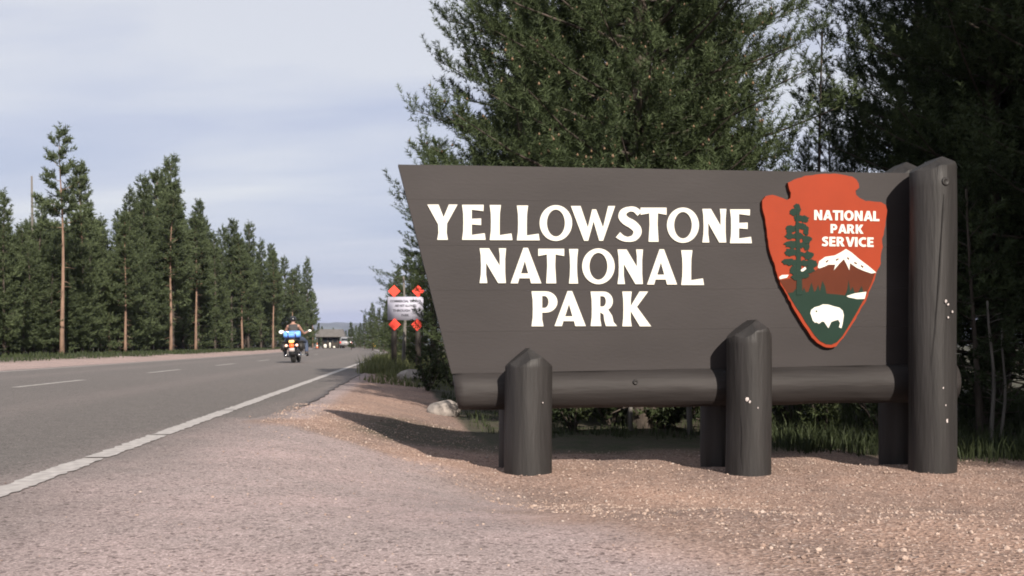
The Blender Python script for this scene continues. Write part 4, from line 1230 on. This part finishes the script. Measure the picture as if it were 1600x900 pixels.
# ------------------------------------------------------------------ small road sign
M_DKWOOD = mat("dark_brown_post", (.030, .024, .020), .7, .3, 8, (1, 1, .1), .3, 30)
M_SIGNW = mat("grey_white_board", (.34, .34, .41), .6, .06, 6)
M_INK = mat("dark_ink", (.05, .05, .065), .7)
M_REDO = mat("fluorescent_orange_red", (.72, .045, .022), .55, .08, 6)
M_ALU = mat("grey_metal", (.3, .3, .3), .4, .1, 10, metal=.8)
def small_sign():
    d0 = 24.6
    x, y = at_px(633.5, d0)
    e_ = empty("road_sign", (x, y, tz(x, y)), R(-2)); z0 = tz(x, y)
    tag(e_, "grey notice board with four orange-red diamonds on dark posts beside the road", "sign")
    k = d0 / FPX
    w, h = 56 * k, 36.5 * k
    zc = CAM_Z + (HY - 482) * k - z0
    MB().box((0, 0, zc), (w, .02, h), .004).build("board", M_SIGNW, e_)
    for px, py in ((616, 455), (653.5, 455), (616.5, 507), (652, 507.5)):
        s = 9.6 * k
        cx = (px - 633.5) * k; cz = CAM_Z + (HY - py) * k - z0
        vs = [(cx, -.02, cz + s), (cx + s, -.02, cz), (cx, -.02, cz - s), (cx - s, -.02, cz), (cx, -.008, cz + s), (cx + s, -.008, cz), (cx, -.008, cz - s), (cx - s, -.008, cz)]
        MB().add(vs, [(0, 3, 2, 1), (4, 5, 6, 7), (0, 1, 5, 4), (1, 2, 6, 5), (2, 3, 7, 6), (3, 0, 4, 7)]).build("diamond_panel", M_REDO, e_)
    for px in (615, 653):
        MB().box(((px - 633.5) * k, .065, (zc + h * .8) / 2 - .1), (.115, .10, zc + h * .8 + .2), .01).build("post", M_DKWOOD, e_)
    for zz in (zc + h * .3, zc - h * .3):
        MB().box((0, .012, zz), (w * .95, .012, .03)).build("crossbar", M_ALU, e_)
    rows = (("COMMERCIAL TRUCKS", .86, 344), ("ARE NOT ALLOWED", .60, 423), ("THROUGH THE", .70, 508), ("PARK", .22, 590))
    for t, ww, zy in rows:
        zrow = CAM_Z + (HY - (440 + zy / 11.25)) * k - z0; th = 3.9 * k
        text_solid("lettering", t, lambda s, q: Vector(((s - .5) * ww * w, -.0102, zrow + (q - .5) * th)), M_INK, e_, Vector((0, -.002, 0)))
small_sign()

# ------------------------------------------------------------------ motorcycle, bag, rider
M_TYRE = mat("black_rubber", (.015, .015, .015), .85, .2, 20)
M_BLACK = mat("black_gloss", (.012, .012, .013), .25, .1, 5)
M_CHROME = mat("chrome", (.55, .55, .56), .18, .05, 5, metal=1)
M_TAIL = mat("lit_tail_lamp", (.9, .10, .02), .3, .05, 5, emit=.5)
M_SIGNAL = mat("lit_signal_lamp", (1.0, .55, .42), .3, .05, 5, emit=.55)
M_AMBER = mat("lit_plate_lamp", (1.0, .60, .22), .4, .1, 5, emit=.45)
M_LEATHER = mat("black_leather", (.02, .019, .018), .55, .2, 8)
M_BLUE = mat("bright_blue_fabric", (.13, .33, .78), .55, .25, 14)
M_BLUED = mat("dark_blue_fabric", (.03, .06, .22), .6, .2, 8)
M_MIRROR = mat("mirror_sky_white", (.8, .8, .78), .3, .03, 5)  # plain white painted in for the bright sky the mirrors reflect
M_SKIN = mat("skin", (.27, .15, .11), .6, .08, 8)
M_VEST = mat("dark_vest", (.035, .032, .032), .8, .25, 10)
M_JEANS = mat("blue_jeans", (.04, .055, .095), .85, .25, 12)
M_BOOT = mat("black_boot", (.016, .015, .014), .6, .2, 10)
BX, BY = at_px(459, 35.0)
YAX = Matrix(((0, 0, 1), (1, 0, 0), (0, 1, 0)))       # local z -> x axis (wheel axle)
bike = empty("motorcycle", (BX, BY, road_z(-3.8)), R(5.2))
bike.rotation_euler = (0, R(-3), R(5.2))
tag(bike, "black touring motorcycle with lit tail lamps riding away in the near lane", "motorcycle")
for (yy, rad, tw) in ((0, .315, .075), (1.58, .325, .06)):
    w = empty("wheel", (0, yy, rad), 0, bike)
    MB().torus((0, 0, 0), rad - tw, tw, 28, 10, YAX).build("tyre", M_TYRE, w)
    rim = MB().torus((0, 0, 0), rad - 2 * tw, .02, 24, 6, YAX)
    for k in range(10):
        g = 2 * math.pi * k / 10
        rim.tube([(0, 0, 0), (0, math.cos(g) * (rad - 2 * tw), math.sin(g) * (rad - 2 * tw))], .009, 5)
    rim.lathe([(.05, -.06), (.05, .06)], (0, 0, 0), 10, YAX).build("rim", M_CHROME, w)
def fender(cy, cz, rad, wd, a0, a1, name):
    m_ = MB(); secs = []
    for i in range(13):
        a = R(a0 + (a1 - a0) * i / 12)
        prof = [(-wd, -.035), (-wd * .8, .0), (0, .018), (wd * .8, .0), (wd, -.035), (wd * .85, -.04), (0, .006), (-wd * .85, -.04)]
        secs.append([(px_, cy + math.cos(a) * (rad + pr), cz + math.sin(a) * (rad + pr)) for px_, pr in prof])
    m_.loft(secs).build(name, M_BLACK, bike)
fender(0, .315, .345, .11, 20, 195, "fender"); fender(1.58, .325, .35, .08, 25, 170, "fender")
eng = MB()
eng.box((0, .78, .42), (.30, .42, .28), .05)
for s in (-1, 1):
    for k in range(5): eng.box((s * .1, .80, .50 + k * .035), (.20, .20 - k * .008, .018), .004)
eng.box((0, .45, .42), (.2, .5, .2), .04)
eng.build("engine", M_CHROME, bike)
MB().tube([(0, .15, .62), (0, .55, .62), (0, 1.1, .78), (0, 1.28, .95)], .03, 8).build("frame", M_BLACK, bike)
tank = MB(); secs = []
for t, w_, h_, z_ in ((.72, .05, .05, .80), (.80, .13, .11, .82), (.95, .17, .14, .85), (1.10, .15, .13, .87), (1.22, .08, .08, .88), (1.26, .03, .03, .88)):
    secs.append([(w_ * math.cos(2 * math.pi * k / 14), t, z_ + h_ * math.sin(2 * math.pi * k / 14)) for k in range(14)])
tank.loft(secs).build("fuel_tank", M_BLACK, bike)
seat = MB(); secs = []
for t, w_, h_, z_ in ((-.18, .08, .03, .72), (-.10, .15, .07, .73), (.15, .17, .07, .73), (.25, .17, .07, .70), (.45, .18, .07, .67), (.65, .14, .06, .72), (.74, .05, .04, .76)):
    secs.append([(w_ * math.cos(2 * math.pi * k / 14), t, z_ + h_ * math.sin(2 * math.pi * k / 14)) for k in range(14)])
seat.loft(secs).build("seat", M_LEATHER, bike)
for s in (-1, 1):
    MB().box((s * .27, .02, .52), (.19, .48, .30), .05).box((s * .27, .02, .68), (.20, .49, .035), .012).build("saddlebag", M_LEATHER, bike)
    MB().tube([(s * .12, .85, .35), (s * .17, .6, .2), (s * .2, .2, .22), (s * .2, -.3, .25)], [.028, .032, .04, .045], 10).build("exhaust_pipe", M_CHROME, bike)
    MB().tube([(s * .10, 1.58, .325), (s * .10, 1.40, .75), (s * .09, 1.30, 1.0)], .025, 8).build("fork", M_CHROME, bike)
    MB().tube([(0, 1.26, 1.0), (s * .2, 1.22, 1.04), (s * .34, 1.06, .98), (s * .42, .98, .97)], .014, 8).build("handlebar", M_CHROME, bike)
    mr = MB().tube([(s * .34, 1.10, 1.0), (s * .44, 1.08, 1.07)], .008, 6).build("mirror_stalk", M_CHROME, bike)
    big_ = 1.35 if s < 0 else .8
    MB().ball((s * .46, 1.08, 1.02), (.066 * big_, .02, .045 * big_), 14, 8).build("mirror", M_MIRROR, bike)
    MB().tube([(s * .05, -.36, .56), (s * .17, -.36, .56)], .012, 6).build("signal_bracket", M_CHROME, bike)
    MB().ball((s * .165, -.385, .56), (.042, .03, .042), 12, 8).build("turn_signal", M_SIGNAL, bike)
    MB().tube([(s * .1, .72, .26), (s * .36, .76, .24)], .014, 6).build("foot_peg", M_CHROME, bike)
MB().box((0, -.365, .68), (.17, .04, .085), .015).build("plate_lamp", M_AMBER, bike)
MB().box((0, -.37, .55), (.13, .05, .13), .02).build("tail_lamp", M_TAIL, bike)
MB().box((0, -.375, .42), (.17, .012, .11), .004).build("licence_plate", M_CHIP, bike)
MB().ball((0, 1.40, .95), (.10, .09, .10), 14, 10).build("headlight", M_CHROME, bike)
MB().tube([(-.12, -.12, .76), (-.1, -.25, 1.0), (.1, -.25, 1.0), (.12, -.12, .76)], .014, 6).build("sissy_bar", M_CHROME, bike)

def bike_child(name, label, cat):
    e_ = empty(name, bike.location); e_.rotation_euler = bike.rotation_euler
    return tag(e_, label, cat)
bag = bike_child("duffel_bag", "bright blue duffel bag strapped across the back of the motorcycle", "bag")
secs = []
for t, q in ((-.27, .03), (-.262, .09), (-.24, .115), (-.12, .122), (0, .125), (.12, .122), (.24, .115), (.262, .09), (.27, .03)):
    secs.append([(t, -.02 + q * 1.15 * math.cos(2 * math.pi * k / 16), .90 + q * math.sin(2 * math.pi * k / 16) * (1 if math.sin(2 * math.pi * k / 16) > 0 else .85)) for k in range(16)])
MB().loft(secs).build("bag_body", M_BLUE, bag)
for t in (-.13, .13):
    MB().torus((t, -.02, .90), .128, .010, 24, 6, Matrix(((0, 0, 1), (1.1, 0, 0), (0, 1, 0)))).build("strap", M_BLUED, bag)
MB().box((0, -.02, .815), (.46, .26, .04), .015).build("base_panel", M_BLUED, bag)

def skin(name, verts, edges, rad, m, parent, sub=2):
    me = bpy.data.meshes.new(name); me.from_pydata(verts, edges, [])
    ob = bpy.data.objects.new(name, me); COL.objects.link(ob)
    md = ob.modifiers.new("s", 'SKIN'); md.use_smooth_shade = True
    for v, r in zip(me.skin_vertices[0].data, rad):
        v.radius = (r, r) if not isinstance(r, tuple) else r
    me.skin_vertices[0].data[0].use_root = True
    ob.modifiers.new("b", 'SUBSURF').levels = sub
    dg = bpy.context.evaluated_depsgraph_get()
    m2 = bpy.data.meshes.new_from_object(ob.evaluated_get(dg)); m2.name = name
    bpy.data.objects.remove(ob); bpy.data.meshes.remove(me)
    m2.materials.clear()
    return link(name, m2, m, parent)

rider = bike_child("person", "motorcycle rider in black helmet, dark sleeveless vest and blue jeans with bare arms", "person")
Vv = [(0, .40, .82)]; Ee = []; Rd = [(.15, .115)]
def ch(parent, pts):
    i = parent
    for p, r in pts:
        Vv.append(p); Rd.append(r); Ee.append((i, len(Vv) - 1)); i = len(Vv) - 1
    return i
chest = ch(0, [((0, .40, .95), (.145, .105)), ((0, .42, 1.10), (.175, .12)), ((0, .43, 1.19), (.14, .09))])
nk = ch(chest, [((0, .445, 1.265), .055), ((0, .465, 1.31), .06)])
hd = ch(nk, [((0, .48, 1.37), (.078, .092)), ((0, .48, 1.44), (.075, .088))])
for s in (-1, 1):
    sh = ch(chest, [((s * .17, .435, 1.17), .062)])
    el = ch(sh, [((s * .24, .50, 1.04), .050), ((s * .30, .62, .92), .042)])
    wr = ch(el, [((s * .35, .80, .95), .035), ((s * .38, .93, .985), .027)])
    hand = ch(wr, [((s * .385, .985, .995), (.036, .020))])
    for k, ln_ in enumerate((.030, .036, .034, .026)):
        ch(hand, [((s * (.355 + k * .022), 1.018, .992), .0095), ((s * (.355 + k * .022), 1.030, .965 - (ln_ - .03)), .0085), ((s * (.355 + k * .022), 1.010, .948), .0075)])
    ch(hand, [((s * .345, .975, .975), .010), ((s * .338, 1.0, .955), .0085)])
    hip = ch(0, [((s * .11, .46, .79), .092)])
    kn = ch(hip, [((s * .24, .66, .74), .080), ((s * .33, .88, .66), .062)])
    ak = ch(kn, [((s * .345, .84, .46), .055), ((s * .345, .80, .30), .040)])
    ch(ak, [((s * .35, .86, .245), .042), ((s * .36, .98, .235), .034)])
skin("body", Vv, Ee, Rd, M_SKIN, rider)
# face
MB().ball((0, .572, 1.385), (.014, .022, .02), 8, 6).build("nose", M_SKIN, rider)
for s in (-1, 1):
    MB().ball((s * .028, .556, 1.405), (.011, .008, .007), 8, 6).build("eye", M_WHITE, rider)
    MB().ball((s * .082, .475, 1.385), (.010, .02, .03), 8, 6).build("ear", M_SKIN, rider)
MB().ball((0, .562, 1.345), (.022, .008, .006), 8, 6).build("mouth", mat("lips", (.3, .11, .09), .5), rider)
# clothing
skin("vest", [(0, .40, .84), (0, .40, .95), (0, .42, 1.10), (0, .43, 1.185), (-.135, .435, 1.18), (.135, .435, 1.18), (0, .44, 1.225)], [(0, 1), (1, 2), (2, 3), (3, 4), (3, 5), (3, 6)],
     [(.172, .135), (.165, .125), (.195, .142), (.165, .112), .072, .072, .06], M_VEST, rider)
jv = [(0, .40, .80)]; je = []; jr = [(.17, .135)]
for s in (-1, 1):
    b = len(jv)
    jv += [(s * .11, .46, .79), (s * .24, .66, .74), (s * .33, .88, .66), (s * .345, .84, .46), (s * .345, .805, .31)]
    jr += [.108, .095, .078, .070, .062]
    je += [(0, b), (b, b + 1), (b + 1, b + 2), (b + 2, b + 3), (b + 3, b + 4)]
skin("jeans", jv, je, jr, M_JEANS, rider)
for s in (-1, 1):
    skin("boot", [(s * .345, .80, .34), (s * .345, .80, .265), (s * .35, .87, .24), (s * .36, 1.0, .225)], [(0, 1), (1, 2), (2, 3)], [.056, .056, .054, .044], M_BOOT, rider)
helm = MB(); secs = []
for i in range(9):
    t = i / 8; z = 1.355 + .155 * t
    w_ = math.sqrt(max(0.0, 1 - (max(0, t - .25) / .75) ** 2.2)) if t > .25 else 1 + .03 * (.25 - t)
    w_ = max(w_, .08)
    secs.append([(.108 * w_ * math.cos(2 * math.pi * k / 20), .475 + .128 * w_ * math.sin(2 * math.pi * k / 20), z + (0.03 if math.sin(2 * math.pi * k / 20) > .5 and i == 0 else 0)) for k in range(20)])
helm.loft(secs).build("helmet", M_BLACK, rider)

# ------------------------------------------------------------------ far end of the road
M_ROOFG = mat("grey_brown_roof", (.085, .08, .077), .85, .15, 3)
M_DKWALL = mat("dark_stained_wall", (.045, .038, .032), .85, .2, 3)
M_GLASS = mat("dark_glass", (.02, .025, .03), .08, .1, 2)
M_SILVER = mat("silver_car_paint", (.24, .24, .25), .3, .05, 3, metal=.4)
M_YEL = mat("yellow_sign_sheet", (.70, .47, .10), .5, .06, 5)
M_CONEO = mat("cone_orange", (.42, .12, .05), .6, .08, 5)
def kiosk():
    x, y = at_px(517, 172)
    e_ = empty("entrance_station", (x, y, 0.0), R(6))
    tag(e_, "low grey roofed entrance station building at the far end of the road", "building")
    MB().box((0, 0, .95), (2.5, 2.6, 1.9), .03).build("wall", M_DKWALL, e_)
    r = MB()
    A = [(-2.3, -2.3, 1.85), (2.3, -2.3, 1.85), (2.3, 2.3, 1.85), (-2.3, 2.3, 1.85)]
    B = [(-1.9, -1.1, 2.95), (1.9, -1.1, 2.95), (1.9, 1.1, 2.95), (-1.9, 1.1, 2.95)]
    r.loft([[(a, b, c - .12) for a, b, c in A], A, B], False).build("roof", M_ROOFG, e_)
    for sx in (-2.0, 2.0):
        for sy in (-2.0, 2.0):
            MB().tube([(sx, sy, -.1), (sx, sy, 1.8)], .09, 10).build("roof_post", M_DKWOOD, e_)
    for sx in (-.75, 0, .75):
        f = MB().box((sx, -1.31, 1.25), (.6, .06, .75), .01).build("window", M_DKWOOD, e_)
        MB().box((sx, -1.335, 1.25), (.5, .03, .64)).build("pane", M_GLASS, f)
kiosk()
def suv():
    x, y = at_px(543, 160)
    e_ = empty("suv", (x, y, 0.0), R(3))
    tag(e_, "silver car seen from behind at the entrance station", "car")
    L_, W_ = 4.5, 1.85
    side = [(-2.25, .35), (-2.28, .62), (-2.2, .98), (-1.95, 1.5), (-1.75, 1.66), (-.2, 1.70), (.35, 1.62), (1.0, 1.08), (1.95, .95), (2.22, .75), (2.25, .4)]
    secs = []
    for xx_, ins in ((-.5, .10), (-.46, .03), (-.3, 0), (.3, 0), (.46, .03), (.5, .10)):
        secs.append([(xx_ * W_ * (0.86 if z > 1.2 else 1), yv * (1 - ins * .3), z - (ins * .4 if z > .9 else -ins * .2)) for yv, z in side])
    MB().loft(secs).build("body", M_SILVER, e_)
    MB().box((0, -2.10, 1.27), (1.36, .05, .36), .03, Matrix.Rotation(R(-26), 3, 'X')).build("rear_window", M_GLASS, e_)
    MB().box((0, .72, 1.36), (1.36, .05, .60), .03, Matrix.Rotation(R(52), 3, 'X')).build("windscreen", M_GLASS, e_)
    for s in (-1, 1):
        MB().box((s * .80, -.55, 1.32), (.05, 1.9, .34), .02).build("side_window", M_GLASS, e_)
        MB().box((s * .80, -2.26, .86), (.18, .06, .28), .02).build("tail_lamp", M_REDO, e_)
        for yy in (-1.4, 1.4):
            w = MB().torus((s * .82, yy, .34), .24, .10, 20, 8, YAX).build("wheel", M_TYRE, e_)
            MB().lathe([(.17, -.08), (.17, .08)], (s * .82, yy, .34), 14, YAX).build("rim", M_CHROME, w)
    MB().box((0, -2.28, .50), (1.7, .12, .2), .04).build("bumper", M_ROOFG, e_)
    MB().box((0, -2.30, .78), (.45, .03, .13), .01).build("licence_plate", M_CHIP, e_)
suv()
def marker(px, w, h, label, dist=150):
    x, y = at_px(px, dist)
    e_ = empty("road_marker", (x, y, 0.0)); tag(e_, label, "road marker")
    MB().lathe([(w * .62, -.02), (w * .62, .08), (w * .52, .10)], (0, 0, 0), 14).build("base", M_TYRE, e_)
    MB().lathe([(w * .5, .09), (w * .5, h * .8), (w * .42, h * .93), (w * .2, h)], (0, 0, 0), 16).build("drum", M_WHITE, e_)
marker(508, .46, .62, "stout white road marker before the entrance station")
marker(515.5, .24, .86, "tall slim white road marker between two shorter white ones")
marker(522, .34, .36, "smallest white road marker, next to the silver car")
def cone():
    x, y = at_px(495.5, 148)
    e_ = empty("traffic_cone", (x, y, 0.0)); tag(e_, "orange traffic cone at the far end of the road", "traffic cone")
    MB().box((0, 0, .03), (.52, .52, .06), .02).build("base", M_TYRE, e_)
    MB().lathe([(.20, .06), (.14, .34)], (0, 0, 0), 16).lathe([(.105, .50), (.04, .80), (.02, .82)], (0, 0, 0), 16).build("body", M_CONEO, e_)
    MB().lathe([(.142, .34), (.107, .50)], (0, 0, 0), 16).build("reflective_band", M_WHITE, e_)
cone()
def yellow_sign():
    x, y = at_px(584, 118)
    e_ = empty("marker_sign", (x, y, 0.0), R(4)); tag(e_, "small yellow diamond sign on a short post by the far verge", "sign")
    MB().box((0, .03, .25), (.07, .05, .7)).build("post", M_DKWOOD, e_)
    MB().box((0, 0, .50), (.36, .02, .36), .01, Matrix.Rotation(R(45), 3, 'Y')).build("sign_face", M_YEL, e_)
yellow_sign()
